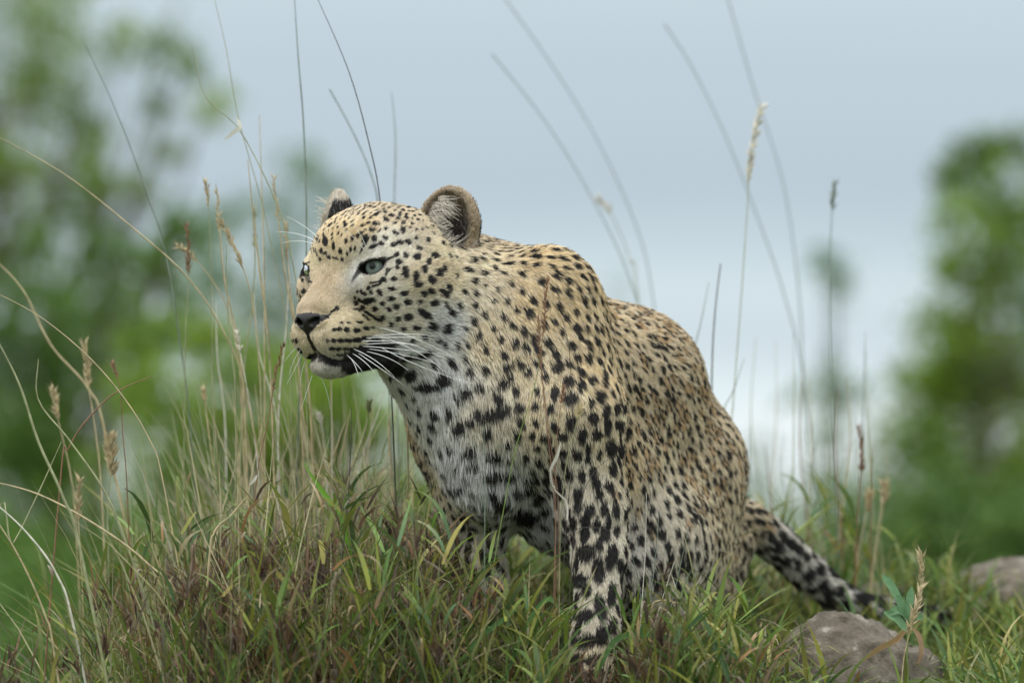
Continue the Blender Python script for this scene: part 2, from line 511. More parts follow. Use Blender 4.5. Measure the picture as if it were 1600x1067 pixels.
# spots read off the animal's face, chest and leg: crop origin x, y, scale, list of (x, y, rx, ry, angle)
SP = [
 (560, 380, 4.445, [(255,88,24,13,30),(273,135,20,17),(322,88,16,22),(395,98,24,22),(478,133,17,21,-30),(448,187,20,25),(315,207,20,34),(388,240,21,28),(398,293,28,20),
  (235,256,18,15),(168,257,17,14,-35),(140,272,12,12),(224,324,23,11,-10),(135,345,15,20,25),(302,355,24,15,15),(217,390,19,16),(325,415,22,19),(156,423,17,14),(245,445,19,16),
  (103,459,16,15),(195,463,15,15),(251,527,16,16),(320,517,26,22),(408,410,12,10),(437,358,20,16),(487,340,23,18,-35),(495,262,24,28),(545,213,15,26,15),(575,182,14,18),
  (575,352,33,19,-35),(612,315,15,27,20),(508,418,28,19),(437,492,46,20,-28),(490,575,27,24),(382,590,30,15),(287,597,16,12),(585,590,24,30),(582,430,16,20,20),(615,480,20,28,25),
  (670,440,15,28),(157,518,16,18),(60,487,26,8,-25),(105,515,26,8,-35),(205,565,12,12),(530,675,20,12),(345,675,18,12),(570,705,14,20),(655,705,12,24),(780,115,16,20),
  (835,100,27,14,-35),(752,185,26,14,-20),(855,200,20,16,-30),(790,255,16,18),(862,285,12,18),(800,333,21,20),(790,412,20,24),(783,512,23,30,30),(823,612,18,36),(708,577,10,18),
  (723,675,13,26,35),(718,780,19,26,30),(755,855,22,30,35),(833,968,28,34,20),(870,720,18,28),(740,1000,36,34),(630,810,48,18,-35),(580,925,44,26),(470,950,52,22),(330,890,26,20),
  (420,775,60,18,25),(235,860,34,26),(300,790,50,16,20),(110,300,24,7,10),(205,195,22,6,40)]),
 (470, 280, 5.333, [(205,530,20,38,15),(270,565,13,28),(328,607,14,20),(383,630,10,20),(410,600,10,22),(445,592,7,18),(375,528,13,18),(425,505,14,22,-15),(463,488,10,16),(493,460,14,14),
  (530,512,27,36,-12),(510,580,7,42,-25),(605,505,18,22),(600,565,38,15,28),(663,548,20,18),(583,430,26,18,-15),(615,378,32,16,-5),(700,340,28,16,-30),(615,303,22,14,15),
  (505,397,18,12,20),(700,413,18,12),(650,435,18,7,50),(697,495,24,18,-30),(785,452,27,18,-20),(843,432,18,25,20),(770,550,30,15,10),(820,535,26,16,-15),(887,533,26,20,-30),
  (745,308,24,14),(818,300,12,18),(868,325,13,20,25),(778,370,12,9),(843,372,14,20,20),(363,390,16,18),(787,638,28,16,25),(868,635,18,25,25),(955,652,30,26,-25),(1052,692,22,24),
  (805,695,22,17,-15),(855,783,24,40),(1018,755,24,31,-15),(1135,785,16,34,15),(1170,748,14,20),(205,627,16,10,30),(235,655,14,16),(290,668,26,10,-20),(343,678,10,12),
  (905,272,26,7),(940,245,26,7),(890,240,20,8),(975,580,22,14,-20),(690,280,12,18,20),(1100,640,30,22),(795,740,14,18,20)]),
 (440, 470, 7.114, [(565,318,14,9),(625,312,22,16),(707,314,29,21),(822,318,34,17,-6),(920,303,30,15,4),(990,290,34,8),(500,435,16,9),(560,437,26,14),(645,435,36,17),(725,432,36,17),
  (820,425,44,19,6),(915,405,42,15,14),(990,395,30,12,6),(545,518,30,10),(620,522,34,10),(700,522,36,11),(790,520,40,12,6),(880,500,46,16,12),(620,575,26,8),(680,580,26,8),
  (650,238,13,7),(727,238,13,7),(857,235,27,10),(545,128,18,6,30),(575,112,14,8,40),(608,93,16,15),(805,97,16,8,-25),(855,103,20,10,-30),(890,75,20,15,-30),(915,170,27,8,-30),
  (945,200,24,8,-30),(950,142,46,12,-35),(1040,200,46,11,-25),(810,30,8,22,30),(1000,450,60,26,25),(1090,500,120,36,10),(1000,590,170,70,0),(880,640,170,80,0),(820,690,110,80,0),(1120,640,120,60,20),
  (170,435,16,18),(190,530,14,20),(215,560,12,24),(1250,740,70,46,0),(1390,790,50,40)]),
 (450, 370, 8.205, [(1255,437,16,18),(1238,490,13,16),(1163,590,18,28,-25),(1215,560,30,20,-35),(1080,597,40,11,5),(1018,668,16,22,-20),(1055,718,18,28,25),(968,740,16,28,25),(930,715,12,26,20),
  (885,715,11,18),(1155,725,24,44,30),(850,787,13,22,30),(905,810,13,26,35),(835,857,10,24,25),(875,850,14,24,35),(945,908,16,30,25),(905,943,22,14,-30),(215,710,20,24),(850,937,18,12,-25),
  (990,830,54,34,0),(1070,815,30,24),(290,590,26,10,-30),(195,570,14,22),(250,340,40,10,10)]),
 (600, 560, 2.104, [(395,65,30,15,30),(405,18,18,13),(308,78,14,15),(265,90,18,14,-25),(240,120,12,12),(362,165,44,20,22),(372,112,20,14,-45),(308,165,14,20),(280,192,16,14,-30),(240,212,22,20,-30),
  (443,150,16,14),(470,35,13,13),(357,300,26,15,-15),(352,362,26,16),(387,455,24,27,20),(468,500,32,28),(455,415,34,12),(480,383,18,14),(505,330,14,12),(435,240,13,17,15),(463,310,12,12),
  (487,240,10,12),(500,278,10,10),(402,265,10,13),(285,325,14,12),(240,400,16,12),(278,283,20,14),(413,365,22,10),(190,55,24,20),(140,75,44,12),(565,18,18,20),(602,65,17,20),(612,122,22,20),
  (645,80,12,20),(680,62,12,14),(705,115,16,19),(685,185,14,22),(612,200,15,24),(650,245,15,27),(700,238,17,18),(735,210,12,28),(772,208,14,20),(745,283,16,30,10),(776,288,10,22),
  (720,55,9,30),(798,232,12,20),(760,152,11,18),(788,155,10,18),(727,160,12,20),(640,435,14,22),(675,492,16,18),(700,540,12,20),(735,410,13,18),(706,440,13,22),(750,350,12,24),
  (665,630,28,28),(705,690,19,44),(708,605,12,20),(748,645,17,42,-8),(748,770,13,38,-8),(712,815,17,42,8),(665,840,28,20,20),(668,925,36,22,20),(715,908,19,32),(635,990,22,24),(690,990,30,20,10),
  (640,720,26,22,20),(775,670,10,22),(530,250,18,12),(585,245,16,13),(560,105,12,24),(500,145,12,12),(525,385,14,18),(560,215,12,18),(605,375,14,16),(580,430,16,20),(650,375,12,16)]),
]
HEADCUT = 60
def view_hits(pts):
    """surface points under photo pixels, found on the finished body"""
    from mathutils.bvhtree import BVHTree
    bvh = BVHTree.FromPolygons(BV.tolist(), BF.tolist())
    res = []
    for px, py in pts:
        w = W(px, py, 0)
        h = bvh.ray_cast(Vector(CAM), Vector(w - CAM))
        res.append(np.array(h[0]) if h[0] is not None else None)
    return res

SPc, SPu, SPv, SPru, SPrv, SPt = [], [], [], [], [], []
_l, _m = [], []
for ox, oy, sc, L_ in SP:
    for t in L_:
        x, y, rx, ry = t[:4]; a = math.radians(t[4]) if len(t) > 4 else 0.0
        _l.append((ox + x / sc, oy + y / sc)); _m.append((rx / sc / 1000 * (1.08 if sc > 6 else 1), ry / sc / 1000 * (1.3 if 7 < sc < 8 else .93 if sc < 3 else 1), a))
for h, (rx, ry, a) in zip(view_hits(_l), _m):
    if h is None: continue
    SPc.append(h); SPu.append((math.cos(a), 0, math.sin(a))); SPv.append((-math.sin(a), 0, math.cos(a))); SPru.append(rx * 1.2); SPrv.append(ry * 1.2); SPt.append(0)
# the same face markings on the other side of the head
from mathutils.bvhtree import BVHTree
_bv = BVHTree.FromPolygons(BV.tolist(), BF.tolist())
for i in range(len(SPc)):
    q = (SPc[i] - E0) @ HR.T * 1000
    if q[0] > 14 and q[1] > -150 and q[2] > -175:
        m_ = H(-q[0] * 1.0, q[1], q[2] + 1.5)
        m_ = np.array(_bv.find_nearest(Vector(m_))[0])
        if min(np.linalg.norm(m_ - s_) for s_ in SPc) < .006: continue
        f_ = lambda v: tuple(np.array(v) - 2 * np.dot(v, HL) * HL)
        SPc.append(m_); SPu.append(f_(SPu[i])); SPv.append(f_(SPv[i])); SPru.append(SPru[i]); SPrv.append(SPrv[i]); SPt.append(0)
n_hand = len(SPc)
# the rest of the coat: blue-noise spots over the whole skin
vis = rng.permutation(len(BV))[:60000]
cand = BV[vis]; cn = BN[vis]
cd, cc_, cs, chf = field(cand, cn)
cx_ = unit(np.cross(cn, cd))
grid = {}
CELL = 0.03
def gadd(i, p, r):
    grid.setdefault(tuple(np.floor(p / CELL).astype(int)), []).append((p, r))
for i in range(n_hand):
    gadd(i, SPc[i], max(SPru[i], SPrv[i]))
# no automatic spots here: nose bridge, muzzle, eye surrounds, ears
def bare(P):
    hp = (P - E0) @ HR.T * 1000
    b = (hp[:, 1] > 22) & (hp[:, 2] < 20)
    for c, u, v, w in EYES:
        b |= np.sqrt(((P - c) ** 2).sum(1)) < 0.036
    for c, R, r, h in EARS:
        b |= d_ell(P, c, r * 1.08, R) < 0.001
    b |= (hp[:, 2] < -126) & (hp[:, 2] > -146) & (hp[:, 1] > 0)
    return b
bm_ = bare(cand)
for i in range(len(cand)):
    size, space = cs[i, 1] / 1000, cs[i, 2] / 1000
    if bm_[i] or size < 0.0008 or space > 0.06: continue
    p = cand[i]; k = np.floor(p / CELL).astype(int); ok = True
    rr = space * rng.uniform(0.78, 1.0)
    for a in (-1, 0, 1):
        for b in (-1, 0, 1):
            for c in (-1, 0, 1):
                for q, r in grid.get((k[0] + a, k[1] + b, k[2] + c), ()):
                    if (q[0] - p[0]) ** 2 + (q[1] - p[1]) ** 2 + (q[2] - p[2]) ** 2 < max(rr, r + 0.006 * min(1, rr / .016)) ** 2:
                        ok = False; break
                if not ok: break
            if not ok: break
        if not ok: break
    if not ok: continue
    gadd(0, p, size)
    U_, V_ = cd[i], cx_[i]
    el = cs[i, 3] * rng.uniform(.8, 1.15); s_ = size * rng.uniform(.8, 1.2)
    if rng.random() < cs[i, 4]:
        nb = rng.integers(3, 6); ph = rng.uniform(0, 6.28); R0 = 0.0068 * rng.uniform(.85, 1.2)
        for j in range(nb):
            an = ph + j * 6.28 / nb + rng.uniform(-.3, .3)
            c = p + (U_ * math.cos(an) * 1.35 + V_ * math.sin(an)) * R0
            SPc.append(c); SPu.append(U_); SPv.append(V_); SPru.append(s_ * .72 * rng.uniform(.9, 1.4)); SPrv.append(s_ * .50); SPt.append(0)
        SPc.append(p); SPu.append(U_); SPv.append(V_); SPru.append(R0 * 1.5); SPrv.append(R0 * 1.1); SPt.append(1)
    else:
        an = rng.uniform(-.5, .5)
        SPc.append(p); SPu.append(U_ * math.cos(an) + V_ * math.sin(an)); SPv.append(V_ * math.cos(an) - U_ * math.sin(an))
        SPru.append(s_ * 1.16 * math.sqrt(el)); SPrv.append(s_ * 1.16 / math.sqrt(el)); SPt.append(0)
SPc = np.array(SPc); SPu = np.array(SPu); SPv = np.array(SPv); SPru = np.array(SPru); SPrv = np.array(SPrv); SPt = np.array(SPt)
print('spots', n_hand, len(SPc))

def spots(P, jit):
    """-> black 0..1, brown 0..1"""
    black = np.zeros(len(P)); brown = np.zeros(len(P))
    Rm = np.maximum(SPru, SPrv) * 1.5 + 0.002
    cell = 0.05
    keys = np.floor(P / cell).astype(np.int64)
    key = (keys[:, 0] + 64) * 65536 + (keys[:, 1] + 64) * 256 + keys[:, 2] + 64
    order = np.argsort(key, kind='stable')
    cuts = np.nonzero(np.diff(key[order]))[0] + 1
    nz_ = vnoise(P * 260, 3) * .30 + vnoise(P * 600, 4) * .22
    for ii in np.split(order, cuts):
        q = P[ii]; lo_, hi_ = q.min(0), q.max(0)
        dist = np.linalg.norm(np.maximum(np.maximum(lo_ - SPc, SPc - hi_), 0), axis=1)
        for j in np.nonzero(dist < Rm)[0]:
            v = q - SPc[j]
            a = v @ SPu[j] / SPru[j]; b = v @ SPv[j] / SPrv[j]
            r3 = np.sqrt((v * v).sum(1)) / (max(SPru[j], SPrv[j]) * 1.8 + 0.002)
            d = np.maximum(np.sqrt(a * a + b * b), r3) + nz_[ii] * .6 + jit[ii]
            f = np.clip((1.12 + np.clip(.0045 - max(SPru[j], SPrv[j]), 0, .002) * 110 - d) / 0.22, 0, 1)
            if SPt[j] == 0: black[ii] = np.maximum(black[ii], f)
            else: brown[ii] = np.maximum(brown[ii], f)
    return black, brown

def face_paint(P):
    """returns black mask, bare (no fur) mask, ear region codes"""
    n = len(P)
    hp = (P - E0) @ HR.T * 1000
    A, B, C_ = hp.T
    aA = np.abs(A)
    black = np.zeros(n); nofur = np.zeros(n, bool)
    nose = (B > 54) & (C_ < -72 - aA * .12 + vnoise(P * 300, 5) * 1.0) & (C_ > -108 + aA * 0.72) & (aA < 36)
    phil = (B > 55) & (aA < 3.2 + np.clip((-100 - C_) * .05, 0, 2)) & (C_ <= -96) & (C_ > -142)
    black = np.maximum(black, nose | phil); nofur |= nose | phil
    for s in (1, -1):
        L_ = lip_line(s)
        for p, q in zip(L_[:-1], L_[1:]):
            d = d_cap(P, H(*p), 0.0, H(*q), 0.0)
            black = np.maximum(black, np.clip((0.0072 - d) / .0012, 0, 1)); nofur |= d < 0.0044
    eyel = np.zeros(n)
    for E in EYES:
        al, U_, V_, W_ = almond(P, E)
        ok = (W_ > -6) & (W_ < 45)
        eyel = np.maximum(eyel, ok * np.clip((3.4 - al) / 1.4, 0, 1))
        nofur |= ok & (al < 1.6)
        def seg(u0, v0, u1, v1):
            t_ = np.clip(((U_ - u0) * (u1 - u0) + (V_ - v0) * (v1 - v0)) / ((u1 - u0) ** 2 + (v1 - v0) ** 2), 0, 1)
            return np.hypot(U_ - u0 - t_ * (u1 - u0), V_ - v0 - t_ * (v1 - v0)) / 1000, t_
        okd = (W_ > -25) & (W_ < 60)
        d, t_ = seg(-18, -3, -35, -19)
        eyel = np.maximum(eyel, okd * np.clip((0.0062 - .0030 * t_ - d) / .0022, 0, 1) * (1 - .45 * t_))
        d, t_ = seg(-16, 5, 20, 5)
        eyel = np.maximum(eyel, okd * np.clip((0.0042 - d) / .0016, 0, 1))
        d, t_ = seg(19, 2, 33, 5)
        eyel = np.maximum(eyel, okd * np.clip((0.0036 - .0016 * t_ - d) / .0015, 0, 1))
    return np.maximum(black, eyel), nofur, black

def ear_codes(P):
    """0 none, 1 hollow, 2 rim/front, 3 back"""
    code = np.zeros(len(P), int)
    for i, (c, R, r, h) in enumerate(EARS):
        on = d_ell(P, c, r * 1.04, R) < 0.004
        q = (P - c) @ R.T * 1000
        inner = d_ell(P, c + R[2] * h + R[1] * 0.004, r * np.array([0.85, 0.87, 0.97]), R) < 0.0015
        hp = (P - E0) @ HR.T * 1000
        far_from_skull = d_ell(P, H(0, -82, 22), np.array([96, 104, 80]) / 1000, HR) > (-0.004)
        code = np.where(on & inner & far_from_skull, 1 + 10 * i, code)
        code = np.where(on & ~inner & far_from_skull & (q[:, 2] > -4 + 3 * i), 2 + 10 * i, code)
        code = np.where(on & ~inner & far_from_skull & (q[:, 2] <= -4 + 3 * i), 3 + 10 * i, code)
    return code

BLK = np.array([0.014, 0.011, 0.010])
def coat(P, Nrm, jit):
    D, C_, S_, hf = field(P, Nrm)
    black, brown = spots(P, jit)
    C_ = C_ * (1 + 0.10 * vnoise(P * 45, 11) + 0.07 * vnoise(P * 160, 12))[:, None]
    C_ = C_ * (1 + hf * .10 * vnoise(P * 420, 13))[:, None]
    C_ = C_ * (1 - brown[:, None] * np.array([.16, .28, .42]))
    fb, nofur, gloss = face_paint(P)
    code = ear_codes(P)
    black = np.where(code % 10 > 0, 0, black)
    for k, col in ((1, (.14, .115, .095)), (2, (.42, .33, .22)), (3, (.03, .027, .025)), (11, (.55, .46, .34)), (12, (.66, .60, .50)), (13, (.03, .028, .028))):
        C_ = np.where((code == k)[:, None], np.array(col), C_)
    # inside of the ear: furred and tan near the rim, a dark pocket low down at the back
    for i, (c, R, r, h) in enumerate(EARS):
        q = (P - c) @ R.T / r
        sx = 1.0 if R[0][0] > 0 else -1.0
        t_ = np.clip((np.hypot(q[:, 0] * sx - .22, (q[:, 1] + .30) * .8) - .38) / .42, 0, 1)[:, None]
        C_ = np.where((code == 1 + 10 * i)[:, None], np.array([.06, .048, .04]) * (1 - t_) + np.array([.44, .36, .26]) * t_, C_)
        tipm = (code == 3 + 10 * i) & (q[:, 1] > .72)
        C_ = np.where(tipm[:, None], np.array([.66, .60, .50]), C_)
    # pale tip on the back of the far ear, black patch low on the near one
    black = np.maximum(black, fb)
    col = C_ * (1 - black[:, None]) + BLK * black[:, None]
    return D, col, S_, hf, nofur, gloss, black, code

_t = time.time()
vD, vC, vS, vhf, vbare, vgloss, vblk, vcode = coat(BV, BN, np.zeros(len(BV)))
print('coat', time.time() - _t)
# ================================================================== LEOPARD: objects
def principled(name, col=(.5, .5, .5), rough=.6, spec=.3):
    m = bpy.data.materials.new(name); m.use_nodes = True
    b = m.node_tree.nodes['Principled BSDF']
    b.inputs['Base Color'].default_value = (*col, 1)
    b.inputs['Roughness'].default_value = rough
    b.inputs['Specular IOR Level'].default_value = spec
    return m, b, m.node_tree

skin_mat, b, t = principled('leopard_skin')
at = N(t, 'ShaderNodeAttribute', attribute_name='coat')
t.links.new(at.outputs['Color'], b.inputs['Base Color'])
ag = N(t, 'ShaderNodeAttribute', attribute_name='gloss')
mrg = N(t, 'ShaderNodeMapRange'); mrg.inputs['To Min'].default_value = .85; mrg.inputs['To Max'].default_value = .42
t.links.new(ag.outputs['Fac'], mrg.inputs['Value']); t.links.new(mrg.outputs[0], b.inputs['Roughness'])
vor = N(t, 'ShaderNodeTexVoronoi'); vor.inputs['Scale'].default_value = 700
bp = N(t, 'ShaderNodeBump'); bp.inputs['Distance'].default_value = .0006; bp.inputs['Strength'].default_value = .5
tcx = N(t, 'ShaderNodeTexCoord'); t.links.new(tcx.outputs['Object'], vor.inputs['Vector'])
t.links.new(vor.outputs['Distance'], bp.inputs['Height']); t.links.new(bp.outputs[0], b.inputs['Normal'])

leo = bpy.data.objects.new('leopard', None); COL.objects.link(leo)
tag(leo, 'spotted leopard crouching in the grass, staring left with pale green eyes', 'leopard')
leo_base = W(905, 1110, 0)
leo.location = leo_base
def kid(o, par=leo):
    o.parent = par
    if par is leo: o.matrix_parent_inverse = Matrix.Translation(-Vector(leo_base))
    return o
rgba = lambda c: np.concatenate([c, np.ones((len(c), 1))], 1)
body = np_mesh('body', BV, BF, skin_mat, attrs={'coat': ('FLOAT_COLOR', 'POINT', rgba(vC * .6)), 'gloss': ('FLOAT', 'POINT', vgloss)})
kid(body)

# ---- eyes: ball with iris and pupil zones, clear wet cornea on top
def revolve(profile, n=40):
    """profile (r, h) list; revolve about local z"""
    V = []; F = []
    for r, h in profile:
        for k in range(n):
            a = 2 * math.pi * k / n
            V.append((r * math.cos(a), r * math.sin(a), h))
    m = len(profile)
    for i in range(m - 1):
        for k in range(n):
            F.append((i * n + k, i * n + (k + 1) % n, (i + 1) * n + (k + 1) % n, (i + 1) * n + k))
    return np.array(V), np.array(F)
iris_mat, b, t = principled('iris', rough=.35, spec=.3)
tc2 = N(t, 'ShaderNodeTexCoord'); sp2 = N(t, 'ShaderNodeSeparateXYZ'); t.links.new(tc2.outputs['Object'], sp2.inputs[0])
vx = N(t, 'ShaderNodeVectorMath', operation='MULTIPLY'); vx.inputs[1].default_value = (1, 1, 0); t.links.new(tc2.outputs['Object'], vx.inputs[0])
ln = N(t, 'ShaderNodeVectorMath', operation='LENGTH'); t.links.new(vx.outputs[0], ln.inputs[0])
nrm = N(t, 'ShaderNodeVectorMath', operation='NORMALIZE'); t.links.new(vx.outputs[0], nrm.inputs[0])
ns = N(t, 'ShaderNodeTexNoise'); ns.inputs['Scale'].default_value = 14; t.links.new(nrm.outputs[0], ns.inputs[0])
ma = N(t, 'ShaderNodeMath', operation='MULTIPLY_ADD'); t.links.new(ns.outputs[0], ma.inputs[0]); ma.inputs[1].default_value = .0012; t.links.new(ln.outputs['Value'], ma.inputs[2])
mr2 = N(t, 'ShaderNodeMapRange'); mr2.inputs['From Max'].default_value = .020; t.links.new(ma.outputs[0], mr2.inputs['Value'])
rp = N(t, 'ShaderNodeValToRGB'); t.links.new(mr2.outputs[0], rp.inputs[0]); cr = rp.color_ramp
for p_, c_ in ((0.0, (.004, .004, .004)), (.26, (.004, .004, .004)), (.30, (.12, .15, .12)), (.42, (.27, .33, .27)), (.70, (.30, .36, .31)), (.84, (.10, .12, .11)), (.90, (.02, .02, .02))):
    e_ = cr.elements.new(p_) if p_ not in (0.0,) else cr.elements[0]
    e_.color = (*c_, 1)
cr.elements[-1].color = (.02, .02, .02, 1)
t.links.new(rp.outputs[0], b.inputs['Base Color'])
cornea_mat = bpy.data.materials.new('cornea'); cornea_mat.use_nodes = True
t = cornea_mat.node_tree; t.nodes.remove(t.nodes['Principled BSDF'])
tr = N(t, 'ShaderNodeBsdfTransparent'); gl = N(t, 'ShaderNodeBsdfGlossy'); gl.inputs['Roughness'].default_value = .04
fr = N(t, 'ShaderNodeFresnel'); fr.inputs[0].default_value = 1.33
mx = N(t, 'ShaderNodeMixShader'); t.links.new(fr.outputs[0], mx.inputs[0]); t.links.new(tr.outputs[0], mx.inputs[1]); t.links.new(gl.outputs[0], mx.inputs[2])
t.links.new(mx.outputs[0], t.nodes['Material Output'].inputs[0])
gaze = [unit(EYES[0][3] + HL * .10 + HU * .02), unit(EYES[1][3] * .5 + HF * .6 + np.array([0, -.3, 0]))]
for (c, u, v, w), gz in zip(EYES, gaze):
    R0 = EYE_R / 1000
    prof = [(R0 * math.sin(a) + 1e-6, R0 * math.cos(a)) for a in np.linspace(0, math.pi, 26)]
    V_, F_ = revolve(prof)
    ob = np_mesh('eye', V_, F_, iris_mat)
    Rm = axes(gz)
    M = Matrix.Identity(4)
    for i in range(3):
        for j in range(3): M[i][j] = Rm[j][i]
        M[i][3] = c[i] - u[i] * .0022
    ob.parent = leo
    ob.matrix_world = M
    ob.matrix_parent_inverse = Matrix.Translation(-Vector(leo_base))
    prof = [(R0 * 1.03 * math.sin(a) + 1e-6, R0 * 1.03 * math.cos(a)) for a in np.linspace(0, 1.45, 16)]
    V_, F_ = revolve(prof)
    co = np_mesh('cornea', V_, F_, cornea_mat); co.parent = ob

# ---- fur
fur_mat = bpy.data.materials.new('fur'); fur_mat.use_nodes = True
t = fur_mat.node_tree; t.nodes.remove(t.nodes['Principled BSDF'])
at = N(t, 'ShaderNodeAttribute', attribute_name='coat')
hi = N(t, 'ShaderNodeHairInfo')
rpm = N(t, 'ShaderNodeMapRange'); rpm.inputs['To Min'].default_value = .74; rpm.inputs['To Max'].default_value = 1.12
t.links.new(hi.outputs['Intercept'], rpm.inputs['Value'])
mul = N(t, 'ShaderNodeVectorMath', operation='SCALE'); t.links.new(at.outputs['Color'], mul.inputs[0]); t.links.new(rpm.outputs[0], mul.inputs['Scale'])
hb = N(t, 'ShaderNodeBsdfHair', component='Reflection'); hb.inputs['RoughnessU'].default_value = .35; hb.inputs['RoughnessV'].default_value = .6
hb.inputs['Color'].default_value = (.5, .5, .5, 1)
ht = N(t, 'ShaderNodeBsdfHair', component='Transmission'); ht.inputs['RoughnessU'].default_value = .5; ht.inputs['RoughnessV'].default_value = 1.0
df = N(t, 'ShaderNodeBsdfDiffuse')
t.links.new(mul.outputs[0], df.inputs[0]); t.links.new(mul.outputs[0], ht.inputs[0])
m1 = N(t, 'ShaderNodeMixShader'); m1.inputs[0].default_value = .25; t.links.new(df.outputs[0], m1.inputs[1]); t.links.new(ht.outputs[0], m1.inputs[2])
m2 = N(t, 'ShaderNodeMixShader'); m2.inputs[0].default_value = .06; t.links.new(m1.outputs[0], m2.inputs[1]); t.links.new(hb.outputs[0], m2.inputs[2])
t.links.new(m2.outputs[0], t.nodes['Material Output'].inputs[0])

def curves_obj(name, pts, rad, col, mat, parent=leo):
    """pts (n,k,3) world, rad (n,k), col (n,3)"""
    n, k = pts.shape[:2]
    cu = bpy.data.hair_curves.new(name)
    cu.add_curves([k] * n)
    cu.attributes['position'].data.foreach_set('vector', np.ascontiguousarray(pts, dtype=np.float32).ravel())
    ra = cu.attributes.get('radius') or cu.attributes.new('radius', 'FLOAT', 'POINT')
    ra.data.foreach_set('value', np.ascontiguousarray(rad, dtype=np.float32).ravel())
    ca = cu.attributes.new('coat', 'FLOAT_COLOR', 'CURVE')
    ca.data.foreach_set('color', rgba(col).astype(np.float32).ravel())
    cu.materials.append(mat)
    o = bpy.data.objects.new(name, cu); COL.objects.link(o)
    if parent is not None: kid(o, parent)
    return o

_t = time.time()
tri = np.concatenate([BF[:, [0, 1, 2]], BF[:, [0, 2, 3]]])
A_, B_, C2 = BV[tri[:, 0]], BV[tri[:, 1]], BV[tri[:, 2]]
area = np.linalg.norm(np.cross(B_ - A_, C2 - A_), axis=1) / 2
fn = unit(BN[tri].mean(1)); fc = (A_ + B_ + C2) / 3
toc = unit(CAM - fc)
facing = (fn * toc).sum(1)
wgt = np.where(facing > -0.25, 1.0, 0.3)
hpf = (fc - E0) @ HR.T * 1000
headf = (hpf[:, 1] > -150) & (hpf[:, 2] > -190) & (np.abs(hpf[:, 0]) < 130)
wgt = wgt * np.where(headf, 2.4, 1.0) * np.where(hpf[:, 1] > 0, 1.4, 1.0)
wgt = wgt * np.where(fc[:, 0] > 0.37, 0.7, 1.0)
prob = area * wgt; prob /= prob.sum()
NH = 430000
fi = rng.choice(len(tri), NH, p=prob)
r1, r2 = rng.random(NH), rng.random(NH)
sw = r1 + r2 > 1; r1[sw] = 1 - r1[sw]; r2[sw] = 1 - r2[sw]
P = A_[fi] + (B_[fi] - A_[fi]) * r1[:, None] + (C2[fi] - A_[fi]) * r2[:, None]
w0 = 1 - r1 - r2
Nn = unit(BN[tri[fi, 0]] * w0[:, None] + BN[tri[fi, 1]] * r1[:, None] + BN[tri[fi, 2]] * r2[:, None])
D, col, S_, hf, nofur, gl_, blk, code = coat(P, Nn, rng.normal(0, .05, NH))
keep = ~nofur & ((code % 10 != 1) | (rng.random(NH) < .9))
P, Nn, D, col, S_, hf, blk, code = [x[keep] for x in (P, Nn, D, col, S_, hf, blk, code)]
n = len(P)
for i, (c, R, r, h) in enumerate(EARS):          # ear fur grows towards the rim
    m_ = (code // 10 == i) & (code > 0)
    e_ = unit(P[m_] - (c - R[1] * .06)); e_ = unit(e_ - (e_ * Nn[m_]).sum(1, keepdims=True) * Nn[m_])
    D[m_] = e_
Ln = S_[:, 0] / 1000 * rng.uniform(.7, 1.2, n) * .85
Ln = np.where(code > 0, 0.0095 * rng.uniform(.6, 1.3, n), Ln)
# hair close to the eye, nose and lips stays short
for c, u, v, w in EYES:
    dd = np.sqrt(((P - c) ** 2).sum(1))
    Ln *= np.clip((dd - .017) / .018, .28, 1)
clump = np.stack([vnoise(P * 110, 21), vnoise(P * 110, 22), vnoise(P * 110, 23)], 1)
fine = rng.normal(0, 1, (n, 3))
wv = np.stack([vnoise(P * 22, 31), vnoise(P * 22, 32), vnoise(P * 22, 33)], 1)
Dh = unit(D + clump * .20 + fine * .11 + wv * .16)
lift = (.34 + .14 * vnoise(P * 60, 41)) * np.where(S_[:, 0] > 18, .8, 1)
k = 4
tt = np.linspace(0, 1, k)
pts = np.empty((n, k, 3), np.float32)
g_ = np.array([0, 0, -1.0])
for j, s_ in enumerate(tt):
    up_ = lift * (s_ - .42 * s_ * s_)
    pts[:, j] = P + Ln[:, None] * (Dh * (s_ * .92) + Nn * up_[:, None] + g_ * (.10 * s_ * s_)) - Nn * .0006 * (1 - s_)
width = np.where(headf[fi][keep], .00033, .00042) * np.where(S_[:, 0] > 18, 1.1, 1) * rng.uniform(.75, 1.25, n)
rad = width[:, None] * np.array([1.0, .95, .7, .15])[None]
col = col * np.where(headf[fi][keep], rng.uniform(.68, 1.28, n), rng.uniform(.80, 1.2, n))[:, None]
tipw = rng.random(n)
mdark = (tipw < .05) & (blk < .5) & (hf < .9)
col[mdark] = col[mdark] * .35
mlight = (tipw > .93) & (blk < .3)
col[mlight] = col[mlight] * .5 + .45
col = np.clip(col, 0.004, .9)
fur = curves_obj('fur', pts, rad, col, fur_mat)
fur['kind'] = 'stuff'
print('fur', n, time.time() - _t)

